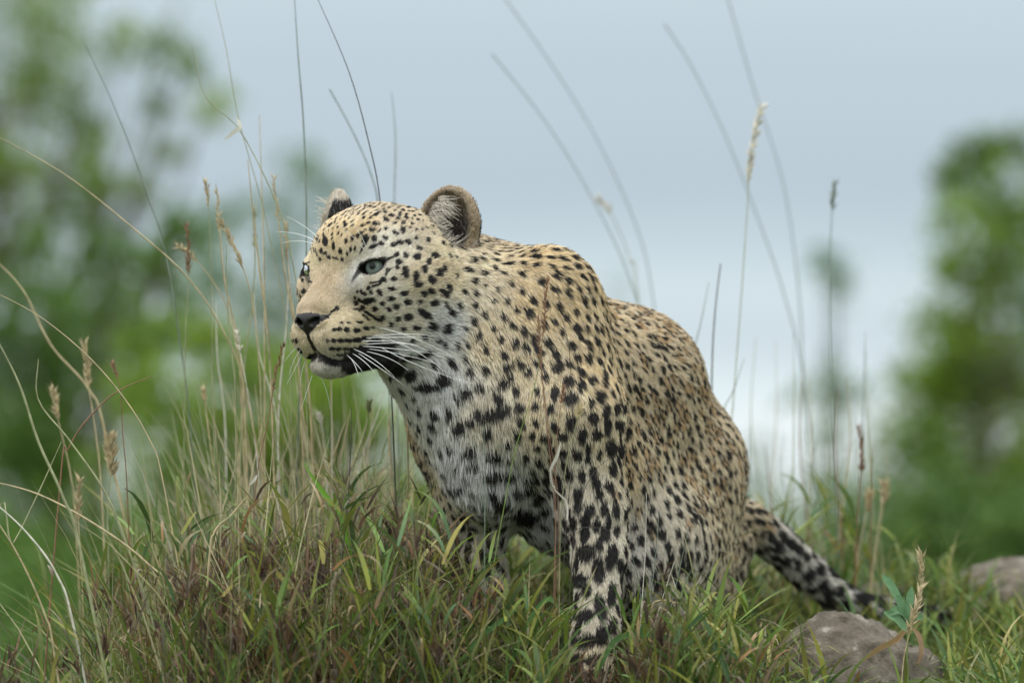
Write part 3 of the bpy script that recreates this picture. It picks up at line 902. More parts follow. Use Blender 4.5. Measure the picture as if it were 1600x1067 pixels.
# ---- long pale hairs inside the ears, and whiskers
def bez(p0, p1, p2, k):
    t_ = np.linspace(0, 1, k)[:, None]
    return p0 * (1 - t_) ** 2 + 2 * p1 * t_ * (1 - t_) + p2 * t_ * t_
eh = []
def earpt(E, x, y, off):
    c, R, r, h = E
    return c + R[0] * x * r[0] + R[1] * y * r[1] + R[2] * off
for i in range(300):
    E = EARS[0]
    a = rng.uniform(2.0, 4.9)         # from the front/lower edge of the near ear
    side = -1 if np.dot(E[1][0], [1, 0, 0]) > 0 else 1
    x0 = side * -math.cos(a) * .74 * (1 if side > 0 else 1); y0 = math.sin(a) * .78
    x0 = -abs(x0) if np.dot(E[1][0], [1, 0, 0]) > 0 else abs(x0)
    p0 = earpt(E, x0, y0, .004)
    p2 = earpt(E, x0 + (1.0 if x0 < 0 else -1.0) * rng.uniform(.35, 1.0), y0 * .6 + rng.uniform(-.25, .35), rng.uniform(.012, .026))
    p1 = (p0 + p2) / 2 + E[1][2] * .016 + E[1][1] * rng.uniform(-.004, .010)
    eh.append(bez(p0, p1, p2, 5))
for i in range(160):
    E = EARS[1]
    y0 = rng.uniform(-.9, .7); x0 = rng.uniform(-.5, .5)
    p0 = earpt(E, x0, y0, .004)
    p2 = p0 + E[1][2] * rng.uniform(.012, .026) + E[1][1] * rng.uniform(-.003, .012) + rng.normal(0, .003, 3)
    eh.append(bez(p0, (p0 + p2) / 2 + E[1][1] * .003, p2, 5))
eh = np.array(eh)
c_ = np.tile([.80, .74, .64], (len(eh), 1)) * rng.uniform(.6, 1.15, (len(eh), 1))
tuft = curves_obj('ear_hair', eh, np.tile([.0005, .00045, .0004, .0003, .00015], (len(eh), 1)), c_, fur_mat)
tuft['kind'] = 'stuff'

def tube(name, path, radii, mat, parent=None, sides=6):
    path = np.asarray(path, float); k = len(path)
    tan = unit(np.gradient(path, axis=0))
    ref = np.array([0.13, 1, 0.21])
    s1 = unit(np.cross(tan, ref)); s2 = np.cross(tan, s1)
    V = []
    for i in range(k):
        for j in range(sides):
            a = 2 * math.pi * j / sides
            V.append(path[i] + (s1[i] * math.cos(a) + s2[i] * math.sin(a)) * radii[i])
    F = [(i * sides + j, i * sides + (j + 1) % sides, (i + 1) * sides + (j + 1) % sides, (i + 1) * sides + j) for i in range(k - 1) for j in range(sides)]
    o = np_mesh(name, V, np.array(F), mat)
    if parent is not None: kid(o, parent)
    return o
wh_mat, b, t = principled('whisker', (.85, .86, .84), .35, .5)
# start px,py -> end px,py, sag, depth change mm
WHK = [((583,510),(637,520),(690,548),-20),((578,526),(640,518),(680,526),-26),((571,528),(632,526),(668,528),-30),((585,523),(650,540),(700,585),-18),((568,538),(620,534),(651,539),-34),
       ((566,541),(620,544),(684,553),-40),((575,545),(630,552),(690,570),-34),((572,549),(610,556),(637,578),-36),((560,552),(590,572),(630,601),-34),((552,545),(590,560),(617,590),-42),
       ((550,552),(570,562),(585,582),-38),((541,554),(555,565),(566,580),-40),((548,560),(556,570),(560,588),-40),((590,540),(650,575),(740,600),-12),((565,533),(640,530),(665,548),-30),
       ((470,546),(458,560),(452,585),20),((472,552),(462,575),(448,600),10),((468,540),(455,548),(444,566),24),((476,566),(468,590),(470,604),8),((500,588),(512,606),(516,640),-6),((488,586),(480,610),(470,640),0),
       ((497,372),(478,352),(448,338),10),((495,378),(470,362),(430,362),14),((492,382),(468,372),(440,380),14),((570,392),(556,372),(530,352),-20),((574,391),(566,368),(548,344),-20)]
from mathutils.bvhtree import BVHTree
_bvh = BVHTree.FromPolygons(BV.tolist(), BF.tolist())
for (a, m_, z, dd) in WHK:
    loc = _bvh.ray_cast(Vector(CAM), Vector(W(a[0], a[1], 0) - CAM))[0]
    if loc is None:
        loc = _bvh.find_nearest(Vector(W(a[0], a[1], -90)))[0]
    y0 = loc[1] * 1000
    p0 = W(a[0], a[1], y0 + 1); p1 = W(m_[0], m_[1], y0 + dd * .8); p2 = W(z[0], z[1], y0 + dd)
    pth = bez(p0, p1, p2, 9)
    tube('whisker', pth, np.linspace(.00062, .00016, 9), wh_mat, leo, 5)
# ================================================================== SETTING
def vn2(x, y, s, seed):
    p = np.stack([np.ravel(x) * s, np.ravel(y) * s, np.full(np.size(x), .37)], 1)
    return vnoise(p, seed).reshape(np.shape(x))
def ground_z(x, y):
    x = np.asarray(x, float); y = np.asarray(y, float)
    r = np.sqrt(((x - .35) / np.where(x < .35, 1.38, 2.3)) ** 2 + ((y - .25) / np.where(y > .25, 1.25, 1.7)) ** 2)
    pl = 1 / (1 + np.clip(r, 0, None) ** 6)
    pl = np.where(r > 1, pl * .6 + .4 * np.exp(-(r - 1) * .8) * .5, pl)
    top = 0.0 + .065 * np.clip((y - .3) / .5, 0, 1) - .045 * np.clip((.1 - y) / .25, 0, 1)
    z = -2.5 + (2.5 + top) * pl
    z = z + vn2(x, y, 3.0, 51) * .02 * pl + vn2(x, y, 9.0, 52) * .008
    far = np.clip((np.hypot(x, y) - 12) / 60, 0, 1)
    return z + vn2(x, y, .08, 53) * .5 * far + vn2(x, y, .015, 54) * 2.0 * far

def noise_mat(name, cols, scale, rough=.9, bump=.4, detail=6, bdist=.01, spec=.2):
    m, b, t = principled(name, rough=rough, spec=spec)
    tc_ = N(t, 'ShaderNodeTexCoord'); n_ = N(t, 'ShaderNodeTexNoise')
    n_.inputs['Scale'].default_value = scale; n_.inputs['Detail'].default_value = detail; n_.inputs['Roughness'].default_value = .65
    t.links.new(tc_.outputs['Object'], n_.inputs['Vector'])
    r_ = N(t, 'ShaderNodeValToRGB'); t.links.new(n_.outputs[0], r_.inputs[0])
    while len(r_.color_ramp.elements) < len(cols): r_.color_ramp.elements.new(.5)
    for e_, (p_, c_) in zip(r_.color_ramp.elements, cols): e_.position = p_; e_.color = (*c_, 1)
    t.links.new(r_.outputs[0], b.inputs['Base Color'])
    n2 = N(t, 'ShaderNodeTexNoise'); n2.inputs['Scale'].default_value = scale * 5; n2.inputs['Detail'].default_value = 8; n2.inputs['Roughness'].default_value = .7
    t.links.new(tc_.outputs['Object'], n2.inputs['Vector'])
    bp_ = N(t, 'ShaderNodeBump'); bp_.inputs['Strength'].default_value = bump; bp_.inputs['Distance'].default_value = bdist
    t.links.new(n2.outputs[0], bp_.inputs['Height']); t.links.new(bp_.outputs[0], b.inputs['Normal'])
    return m

# ground: one sheet, fine near the mound and coarse out to the horizon
g1 = np.concatenate([-np.geomspace(2200, 4.2, 34), np.linspace(-4, 4, 161), np.geomspace(4.2, 2200, 34)])
gx, gy = np.meshgrid(g1, g1 + 0.0, indexing='ij')
gz = ground_z(gx, gy)
nn = len(g1)
V_ = np.stack([gx, gy, gz], -1).reshape(-1, 3)
ii = (np.arange(nn - 1)[:, None] * nn + np.arange(nn - 1)[None]).ravel()
F_ = np.stack([ii, ii + nn, ii + nn + 1, ii + 1], 1)
ground_mat = noise_mat('ground_soil_and_turf', [(.30, (.045, .034, .020)), (.48, (.055, .075, .024)), (.6, (.09, .13, .035)), (.75, (.13, .14, .06))], 1.3, bump=.6, bdist=.03)
tag(np_mesh('ground', V_, F_, ground_mat), kind='structure')

def leaf_mat(name, trans=.35, rough=.5, spec=.3):
    m = bpy.data.materials.new(name); m.use_nodes = True; t = m.node_tree
    b = t.nodes['Principled BSDF']; b.inputs['Roughness'].default_value = rough; b.inputs['Specular IOR Level'].default_value = spec
    a_ = N(t, 'ShaderNodeAttribute', attribute_name='tint'); t.links.new(a_.outputs['Color'], b.inputs['Base Color'])
    tl = N(t, 'ShaderNodeBsdfTranslucent'); t.links.new(a_.outputs['Color'], tl.inputs[0])
    mx_ = N(t, 'ShaderNodeMixShader'); mx_.inputs[0].default_value = trans
    t.links.new(b.outputs[0], mx_.inputs[1]); t.links.new(tl.outputs[0], mx_.inputs[2])
    t.links.new(mx_.outputs[0], t.nodes['Material Output'].inputs[0])
    return m
leafm = leaf_mat('leaves', .4, .5, .25)
grassm = leaf_mat('grass_blades', .3, .55, .25)
bark = noise_mat('bark', [(.3, (.05, .04, .03)), (.7, (.16, .13, .10))], 18, bump=.6)

# ---- trees and bushes beyond the mound
def leaves_mesh(C, size, cols):
    n = len(C)
    d = unit(rng.normal(0, 1, (n, 3)) + np.array([0, 0, -.25])); s = unit(np.cross(d, rng.normal(0, 1, (n, 3))))
    L_ = size * rng.uniform(.6, 1.3, n)[:, None]
    nrm_ = np.cross(d, s)
    p0 = C; p1 = C + d * L_ * .5 + s * L_ * .26 + nrm_ * L_ * .06; p2 = C + d * L_; p3 = C + d * L_ * .5 - s * L_ * .26 + nrm_ * L_ * .06
    V = np.stack([p0, p1, p2, p3], 1).reshape(-1, 3)
    F = np.arange(4 * n).reshape(-1, 4)
    return V, F, np.repeat(cols, 4, 0)

def tree(name, label, cat, group, base, trunk_top, clumps, depth, leafsize, palette, per=700, trunk_r=.09, spread=.5):
    root = bpy.data.objects.new(name, None); COL.objects.link(root)
    bw = W(base[0], base[1], depth * 1000); bw[2] = float(ground_z(bw[0], bw[1])) - .05
    root.location = bw
    tag(root, label, cat, group)
    sc = (depth + 8) / 8.0 / 1000.0
    top = W(trunk_top[0], trunk_top[1], depth * 1000)
    mid = (bw + top) / 2 + np.array([rng.uniform(-.12, .12), 0, 0])
    off = Matrix.Translation(-Vector(bw))
    tr_ = tube('trunk', bez(bw, mid, top, 10), np.linspace(trunk_r * .6, trunk_r * .16, 10), bark, None, 8)
    tr_.parent = root; tr_.matrix_parent_inverse = off
    allC, allK = [], []
    for cl in clumps:
        px, py, r = cl[:3]
        dd = depth + (cl[3] if len(cl) > 3 else rng.uniform(-spread, spread))
        c = W(px, py, dd * 1000); R_ = r * sc
        t0 = rng.uniform(.35, .95)
        st = bw * (1 - t0) + top * t0
        br = tube('branch', bez(st, (st + c) / 2 + np.array([0, 0, -.12 * np.linalg.norm(c - st)]), c, 8), np.linspace(trunk_r * .2, trunk_r * .05, 8), bark, None, 6)
        br.parent = root; br.matrix_parent_inverse = off
        m = max(3, int(3 + r / 14))
        sub = c + rng.normal(0, .55, (m, 3)) * R_ * np.array([1, 1, .85])
        n = int(per * .40 * (r / 60.0) ** 1.6)
        k_ = rng.integers(0, m, n)
        C = sub[k_] + rng.normal(0, .34, (n, 3)) * R_
        allC.append(C); allK.append(np.full(n, rng.uniform(-.25, .25)) + rng.normal(0, .16, n) + (cl[4] if len(cl) > 4 else 0))
    C = np.concatenate(allC); K = np.clip(np.concatenate(allK) + .5, 0, 1)[:, None]
    pa, pb = np.array(palette[0]), np.array(palette[1])
    col = (pa * (1 - K) + pb * K) * rng.uniform(.8, 1.2, (len(C), 1))
    V, F, cc = leaves_mesh(C, leafsize, col)
    C_n = len(C)
    o = np_mesh('crown', V, F, leafm, smooth=False, attrs={'tint': ('FLOAT_COLOR', 'POINT', rgba(cc))})
    o.parent = root; o.matrix_parent_inverse = off; o['kind'] = 'stuff'
    return root

DK, MD, YG, TL_ = (.062, .13, .030), (.13, .235, .038), (.25, .355, .040), (.13, .23, .115)
tree('acacia_tree', 'tall open-crowned tree filling the upper left of the view', 'tree', 'trees beyond the mound', (-60, 1000), (-20, 150),
     [(0, 40, 80), (60, 20, 45), (70, 110, 60), (10, 150, 70), (130, 120, 42), (195, 60, 34), (250, 85, 38), (285, 95, 30), (140, 200, 48, 0, .2), (90, 260, 60), (20, 260, 60), (170, 270, 45),
      (320, 165, 34, 0, .3), (255, 165, 24), (250, 225, 26), (110, 340, 55), (30, 360, 45), (210, 300, 30), (-20, 420, 60)], 14, .055, (DK, YG), 640, .14, .9)
tree('acacia_tree', 'spreading green tree at the left edge behind the tall grass', 'tree', 'trees beyond the mound', (60, 1050), (90, 470),
     [(20, 520, 80), (90, 450, 50), (170, 400, 40), (235, 410, 42, 0, .2), (265, 350, 26), (180, 490, 55), (100, 560, 80), (20, 640, 90), (90, 720, 100), (10, 800, 100), (230, 500, 40),
      (130, 830, 100), (40, 930, 120), (180, 930, 90), (265, 440, 30, 0, .3), (290, 510, 30), (60, 380, 30), (300, 380, 26)], 11, .05, (DK, MD), 1000, .12, .8)
tree('acacia_tree', 'slender tree with sparse pale leaves behind the dry stems', 'tree', 'trees beyond the mound', (430, 1000), (430, 420),
     [(470, 245, 17, 0, .4), (480, 265, 22), (525, 285, 22), (420, 320, 34), (360, 330, 38), (440, 390, 40), (330, 430, 40), (390, 470, 42), (470, 470, 38), (340, 520, 46), (430, 560, 50), (510, 350, 24), (500, 540, 34)],
     17, .055, (TL_, MD), 900, .06, .8)
tree('bush', 'bright green rounded bush behind the dry stems left of the leopard', 'bush', 'bushes beyond the mound', (400, 1050), (400, 800),
     [(240, 620, 55), (230, 540, 40), (320, 530, 36), (360, 575, 40), (460, 575, 44), (560, 600, 44), (330, 640, 70, 0, .1), (420, 650, 75, 0, .2), (500, 660, 75, 0, .2), (580, 680, 60, 0, .1), (640, 700, 55), (250, 720, 90), (360, 740, 100), (480, 750, 100), (600, 780, 90), (300, 850, 110), (440, 870, 120), (560, 890, 110),
      (200, 600, 40), (700, 800, 80), (400, 560, 36), (500, 600, 40)], 9, .045, (MD, YG), 1000, .05, .6)
tree('bush', 'low dark bush in the bottom left corner', 'bush', 'bushes beyond the mound', (60, 1100), (80, 950),
     [(0, 900, 90), (90, 960, 90), (180, 1000, 90), (20, 1040, 90), (120, 1060, 100), (260, 980, 100)], 7, .045, (DK, MD), 800, .05, .4)
tree('acacia_tree', 'leafy tree at the right edge with sky showing through its top', 'tree', 'trees beyond the mound', (1570, 1020), (1565, 330),
     [(1535, 225, 28), (1525, 275, 42), (1585, 245, 40), (1500, 340, 34), (1560, 340, 62), (1620, 330, 60), (1475, 420, 26), (1530, 440, 66), (1600, 440, 75), (1500, 520, 62, 0, .1), (1570, 560, 90), (1440, 605, 46, 0, .25),
      (1500, 640, 80, 0, .1), (1590, 670, 90), (1430, 670, 50, 0, .2), (1470, 730, 80), (1560, 770, 100), (1640, 560, 80), (1640, 760, 90), (1490, 270, 18)], 10, .048, (DK, (.22, .33, .04)), 900, .05, .7)
tree('bush', 'dark green bush low on the right behind the rocks', 'bush', 'bushes beyond the mound', (1480, 1050), (1480, 900),
     [(1400, 780, 60), (1460, 830, 90), (1550, 850, 90), (1630, 860, 90), (1400, 880, 80), (1500, 920, 90), (1590, 940, 90), (1340, 850, 60), (1370, 950, 70)], 7, .045, (DK, (.13, .215, .035)), 900, .05, .4)
tree('sapling', 'thin sapling with two tufts of leaves in the gap on the right', 'young tree', None, (1305, 1000), (1300, 410),
     [(1300, 425, 30), (1310, 455, 26), (1285, 410, 18), (1305, 590, 34), (1285, 615, 26), (1330, 610, 24), (1300, 690, 34), (1245, 620, 20), (1320, 760, 50), (1270, 780, 40)], 12, .04, (TL_, MD), 620, .03, .25)
tree('sapling', 'faint small bluish sapling just right of the leopard', 'young tree', None, (1180, 980), (1182, 690),
     [(1180, 690, 24), (1190, 740, 34), (1165, 770, 30), (1220, 770, 34)], 22, .05, (TL_, TL_), 600, .03, .25)
tree('sapling', 'faint leafy treetop just above the leopard\'s back', 'young tree', None, (975, 1000), (974, 460), [(973, 440, 17), (978, 462, 14)], 22, .04, (TL_, TL_), 420, .03, .1)
# far thicket along the horizon
n = 60000
x_ = rng.uniform(-80, 100, n); y_ = rng.uniform(58, 100, n)
zt = ground_z(x_, y_)
hmax = 2.0 + 1.3 * vn2(x_, y_, .25, 71) + .8 * vn2(x_, y_, .9, 72)
C = np.stack([x_, y_, zt + rng.random(n) * np.clip(hmax, .3, 9)], 1)
col = np.tile(TL_, (n, 1)) * (1 + .4 * vn2(x_, y_, .3, 73))[:, None]
V, F, cc = leaves_mesh(C, .5, col)
o = np_mesh('thicket', V, F, leafm, smooth=False, attrs={'tint': ('FLOAT_COLOR', 'POINT', rgba(cc))}); o['kind'] = 'stuff'

# ---- rocks
rock_mat = noise_mat('rock', [(.25, (.05, .042, .032)), (.42, (.15, .127, .097)), (.58, (.24, .21, .165)), (.68, (.47, .43, .36))], 34, bump=1.0, bdist=.010, detail=12)
def rock(label, c, r, rz, seed):
    bm = bmesh.new(); bmesh.ops.create_icosphere(bm, subdivisions=6, radius=1.0)
    V = np.array([v.co[:] for v in bm.verts])
    rg = np.random.default_rng(seed)
    for _ in range(9):                       # broken facets
        nrm_ = unit(rg.normal(0, 1, 3)); dd = rg.uniform(.70, .9); s_ = V @ nrm_
        V = V - np.clip(s_ - dd, 0, None)[:, None] * nrm_ * .85
    V = V * (1 + .10 * vnoise(V * 1.7 + seed, seed) + .045 * vnoise(V * 5 + seed, seed + 1) + .022 * vnoise(V * 14, seed + 2) + .012 * vnoise(V * 34, seed + 3))[:, None]
    V = V * np.array(r)
    a = rz; V = V @ np.array([[math.cos(a), math.sin(a), 0], [-math.sin(a), math.cos(a), 0], [0, 0, 1]])
    V = V + np.asarray(c)
    F = np.array([[v.index for v in f.verts] for f in bm.faces]); bm.free()
    o = np_mesh('rock', V, F, rock_mat)
    return tag(o, label, 'rock', 'rocks on the right of the mound')
import bmesh
rock('grey rounded rock at the bottom right in front of the tail tip', W(1345, 1095, 170), (.150, .12, .155), .3, 3)
rock('brown rock rising at the right edge behind the others', W(1575, 965, 1000), (.15, .16, .10), 0, 5)
rock('low flat rock left of the one at the right edge', W(1500, 985, 900), (.09, .12, .06), .5, 8)
rock('pale stone partly hidden behind the end of the tail', W(1365, 955, 800), (.07, .07, .05), .2, 11)
# ================================================================== GRASS
def blades(base, az, length, lean, bend, width, twist, cols, k=6, tipcols=None):
    """vectorised curved grass blades -> verts, quads, colours"""
    n = len(base)
    t = np.linspace(0, 1, k)
    h = np.stack([np.cos(az), np.sin(az), np.zeros(n)], 1)
    pos = np.zeros((n, k, 3)); cur = base.copy(); pos[:, 0] = cur
    for j in range(1, k):
        ang = lean + bend * (t[j] - .5 / k) ** 1.6
        d = h * np.sin(ang)[:, None] + np.array([0, 0, 1.0]) * np.cos(ang)[:, None]
        cur = cur + d * (length / (k - 1))[:, None]
        pos[:, j] = cur
    sa = az + np.pi / 2 + twist
    w0 = np.minimum(1.0, .55 + t * 2.2) * np.clip((1 - t) * 1.9, .06, 1)
    V = np.empty((n, k, 2, 3))
    for j in range(k):
        a = sa + twist * 1.2 * t[j]
        s = np.stack([np.cos(a), np.sin(a), np.zeros(n)], 1) * (width * w0[j] / 2)[:, None]
        V[:, j, 0] = pos[:, j] - s; V[:, j, 1] = pos[:, j] + s
    idx = np.arange(n)[:, None] * (2 * k) + np.arange(k - 1)[None] * 2
    F = np.stack([idx, idx + 1, idx + 3, idx + 2], -1).reshape(-1, 4)
    tc_ = cols if tipcols is None else tipcols
    c = cols[:, None, :] * (1 - t[None, :, None] ** 1.5) + tc_[:, None, :] * t[None, :, None] ** 1.5
    c = np.repeat(c[:, :, None, :], 2, 2).reshape(-1, 3)
    return V.reshape(-1, 3), F, c

def stuff(name, label, parts, mat=None):
    Vs, Fs, Cs, o = [], [], [], 0
    for V, F, c in parts:
        Vs.append(V); Fs.append(F + o); Cs.append(c); o += len(V)
    ob = np_mesh(name, np.concatenate(Vs), np.concatenate(Fs), mat or grassm, attrs={'tint': ('FLOAT_COLOR', 'POINT', rgba(np.clip(np.concatenate(Cs), 0, 1)))})
    ob['kind'] = 'stuff'
    if label: ob['label'] = label
    return ob

def toppx(px, y):
    """how high the turf stands, as a photo row, by column; grass before the animal is kept lower"""
    xs = [-200, 0, 120, 300, 450, 600, 680, 740, 800, 850, 872, 985, 1000, 1080, 1150, 1220, 1300, 1460, 1600, 1900]
    front = [830, 820, 790, 750, 720, 720, 800, 865, 860, 885, 1060, 1064, 930, 905, 930, 1000, 1090, 1100, 1040, 1010]
    back = [860, 850, 800, 720, 690, 690, 720, 760, 780, 790, 790, 790, 790, 800, 760, 740, 760, 860, 960, 960]
    f = np.interp(px, xs, front); b = np.interp(px, xs, back)
    s = np.where(px > 1140, np.clip((y - .60) / .10, 0, 1), np.clip((y + .02) / .25, 0, 1))
    return f * (1 - s) + b * s

bodyTree = None
from mathutils.kdtree import KDTree
low = BV[(BV[:, 2] < .35)][::14]
kd = KDTree(len(low))
for i, p in enumerate(low): kd.insert(p, i)
kd.balance()

def scatter(n, x0, x1, y0, y1, hmul=(.55, 1.1), dens=None):
    x = rng.uniform(x0, x1, n); y = rng.uniform(y0, y1, n)
    if dens is not None:
        k_ = rng.random(n) < dens(x, y); x, y = x[k_], y[k_]
    z = ground_z(x, y)
    pxv = 800 + x / (8 + y) * 8000
    tp = toppx(pxv, y)
    ztop = .267 + (800 - tp) / 8000 * (8 + y)
    hh = np.clip(ztop - z, .03, .6)
    ok = np.array([kd.find((a, b, c + .02))[2] > .014 for a, b, c in zip(x, y, z)])
    # grass under and just behind the body stays short
    under = (x > -.10) & (x < .42) & (y > .0) & (y < .38)
    hh = np.where(under, hh * .45, hh)
    x, y, z, hh = x[ok], y[ok], z[ok], hh[ok]
    pxv = 800 + x / (8 + y) * 8000
    clear = (pxv > 868) & (pxv < 990) & (y < -.02) & (rng.random(len(x)) < .8)
    clear |= (pxv > 1215) & (pxv < 1475) & (y < .30) & (rng.random(len(x)) < .93)
    x, y, z, hh = x[~clear], y[~clear], z[~clear], hh[~clear]
    hh = hh * rng.uniform(hmul[0], hmul[1], len(x))
    return np.stack([x, y, z - .01], 1), hh

def pick(cols, n, jitter=.18):
    c = np.array(cols)[rng.integers(0, len(cols), n)]
    return c * rng.uniform(1 - jitter, 1 + jitter, (n, 1))
GREENS = [(.06, .10, .022), (.09, .145, .027), (.17, .22, .036), (.055, .11, .04), (.10, .18, .08), (.25, .27, .045), (.11, .125, .032), (.17, .19, .045), (.28, .25, .065), (.13, .23, .04), (.20, .31, .09)]
BROWNS = [(.11, .065, .042), (.07, .045, .036), (.20, .12, .07), (.16, .13, .095), (.26, .13, .05), (.055, .036, .03)]
TANS = [(.50, .42, .24), (.42, .36, .22), (.33, .30, .21), (.56, .49, .31), (.42, .40, .31)]
clumpn = lambda x, y: np.clip(.55 + .6 * vn2(x, y, 14, 81), .08, 1)
def tillers(n, box, cols, tips, wr, lr, dens=None, dead=False):
    """jointed stems with leaves leaving them at several heights"""
    B, h = scatter(n, *box, hmul=(.45, 1.0), dens=dens)
    n = len(B); az = rng.uniform(0, 6.28, n); lean = rng.uniform(0, .28, n)
    out_ = [blades(B, az, h, lean, rng.uniform(0, .35, n), rng.uniform(.0016, .0030, n), rng.uniform(-.3, .3, n), pick(cols, n), 5, pick(cols, n))]
    hd = np.stack([np.cos(az), np.sin(az), np.zeros(n)], 1)
    for q in range(5):
        f = rng.uniform(.25, 1.0, n)
        p = B + (hd * np.sin(lean + .1)[:, None] + np.array([0, 0, 1.0]) * np.cos(lean + .1)[:, None]) * (h * f)[:, None] * .97
        out_.append(blades(p, rng.uniform(0, 6.28, n), rng.uniform(lr[0], lr[1], n), rng.uniform(.15, 1.0, n), rng.uniform(.1, 1.9 if not dead else 3.0, n), rng.uniform(wr[0], wr[1], n),
                           rng.uniform(-1.0, 1.0, n) * (2.2 if dead else 1), pick(cols, n), 7, pick(tips, n)))
    return out_

parts = []
B, h = scatter(12000, -1.0, 1.15, -.42, 1.35, (.35, .95), clumpn)
n = len(B)
parts.append(blades(B, rng.uniform(0, 6.28, n), h * 1.25, rng.uniform(.05, .5, n), rng.uniform(.2, 1.7, n), rng.uniform(.003, .0065, n), rng.uniform(-.6, .6, n), pick(GREENS, n), 7, pick(GREENS + TANS[:2], n)))
parts += tillers(4200, (-1.15, 1.15, -.42, 1.1), GREENS, GREENS + TANS[:1], (.0038, .0098), (.05, .15), clumpn)
# short undergrowth that closes the turf
B, h = scatter(14000, -1.0, 1.2, -.42, 1.2, (.10, .40))
n = len(B)
parts.append(blades(B, rng.uniform(0, 6.28, n), h * 1.2 + .02, rng.uniform(.1, .9, n), rng.uniform(.2, 1.6, n), rng.uniform(.003, .007, n), rng.uniform(-.8, .8, n), pick(GREENS + BROWNS, n), 5))
# beyond the crest, out of focus
B, h = scatter(9000, -2.2, 2.6, .6, 2.4, (.3, .8))
n = len(B)
parts.append(blades(B, rng.uniform(0, 6.28, n), np.clip(h, .08, .3), rng.uniform(.05, .6, n), rng.uniform(.2, 1.5, n), rng.uniform(.003, .006, n), rng.uniform(-.6, .6, n), pick(GREENS, n), 5))
# the near slope of the mound, below the frame, and the land beyond it
n = 16000
x = rng.uniform(-2.4, 3.0, n); y = np.where(rng.random(n) < .55, rng.uniform(-2.6, -.40, n), rng.uniform(.2, 3.2, n))
k_ = (y < -.40) | (np.abs(x) > 1.15); x, y = x[k_], y[k_]; n = len(x)
hh = np.clip(np.where(y < -.4, .04 + .05 * (-y - .4), .12), .04, .16) * rng.uniform(.6, 1.2, n)
parts.append(blades(np.stack([x, y, ground_z(x, y) - .01], 1), rng.uniform(0, 6.28, n), hh * 1.2, rng.uniform(.05, .7, n), rng.uniform(.2, 1.5, n), rng.uniform(.004, .009, n), rng.uniform(-.6, .6, n), pick(GREENS + BROWNS[:3], n), 5))
stuff('green_grass', None, parts)

parts = []
brown_d = lambda x, y: np.clip(.5 + .9 * vn2(x, y, 7, 83), .02, 1) * np.where(x > .45, .3, 1)
parts += tillers(2000, (-1.15, .6, -.42, .9), BROWNS + [(.20, .17, .07), (.28, .20, .10)], BROWNS + TANS + TANS, (.0028, .0068), (.04, .12), brown_d, True)
B, h = scatter(8000, -1.0, 1.15, -.42, 1.1, (.3, .9), brown_d)
n = len(B)
parts.append(blades(B, rng.uniform(0, 6.28, n), h * 1.15, rng.uniform(.0, .55, n), rng.uniform(-.4, 1.9, n), rng.uniform(.0016, .0042, n), rng.uniform(-1.5, 1.5, n), pick(BROWNS, n), 7, pick(BROWNS + TANS, n)))
# withered brown rosettes: curled leaf bundles
for q in range(230):
    x = rng.uniform(-.95, .25); y = rng.uniform(-.40, .25)
    if -.08 < x < .1 and y > -.12: continue
    pxv = 800 + x / (8 + y) * 8000
    z0 = float(ground_z(x, y)); zt_ = .267 + (800 - toppx(pxv, y)) / 8000 * (8 + y)
    zc = z0 + (zt_ - z0) * rng.uniform(.15, .75)
    m = rng.integers(9, 20)
    b_ = np.array([x, y, zc]) + rng.normal(0, .006, (m, 3))
    parts.append(blades(b_, rng.uniform(0, 6.28, m), rng.uniform(.03, .085, m), rng.uniform(.0, .5, m), rng.uniform(-.3, 2.6, m), rng.uniform(.0022, .006, m), rng.uniform(-2.2, 2.2, m), pick(BROWNS[:4] + BROWNS[5:], m), 7, pick(BROWNS, m)))
    parts.append(blades(np.array([[x, y, z0]]), np.array([0.]), np.array([zc - z0]), np.array([0.]), np.array([0.]), np.array([.003]), np.array([0.]), pick(BROWNS, 1), 4))
stuff('withered_grass', None, parts)

parts = []
tan_d = lambda x, y: np.clip(.35 + .9 * vn2(x, y, 5, 85), .02, 1) * np.where(x > -.05, .35, 1)
B, h = scatter(3000, -1.05, 1.1, -.30, 1.1, (.5, 1.12), tan_d)
n = len(B)
parts.append(blades(B, rng.normal(2.9, 1.4, n), h * 1.1, rng.uniform(.0, .35, n), rng.uniform(-.1, .7, n), rng.uniform(.0018, .0042, n), rng.uniform(-1, 1, n), pick(TANS, n), 7))
# the thick stand of dry stalks between the left edge and the leopard's muzzle
def dens2(x, y): return np.clip(1.15 - np.abs(x + .42) / .42, .05, 1)
B, h = scatter(1500, -.95, -.12, .05, .85, (1.0, 1.0), dens2)
n = len(B)
hh = .95 * np.where(rng.random(n) < .5, rng.uniform(.25, .45, n), rng.uniform(.4, .62, n)) * np.clip(1.25 - np.abs(B[:, 0] + .40) / .6, .5, 1)
parts.append(blades(B, rng.normal(3.0, 1.6, n), hh, rng.uniform(.0, .30, n), rng.uniform(-.1, .5, n), rng.uniform(.0028, .0062, n), rng.uniform(-1, 1, n), pick(TANS + TANS + [(.20, .26, .09), (.26, .30, .12)], n), 7))
B, h = scatter(420, -1.05, -.40, -.25, .6, (1.0, 1.0))
n = len(B)
parts.append(blades(B, rng.normal(3.0, 1.5, n), rng.uniform(.18, .42, n), rng.uniform(.05, .45, n), rng.uniform(-.1, 1.2, n), rng.uniform(.003, .007, n), rng.uniform(-1, 1, n), pick(TANS + GREENS[:4] + [(.26, .30, .12)], n), 8))
stuff('dry_grass', None, parts)


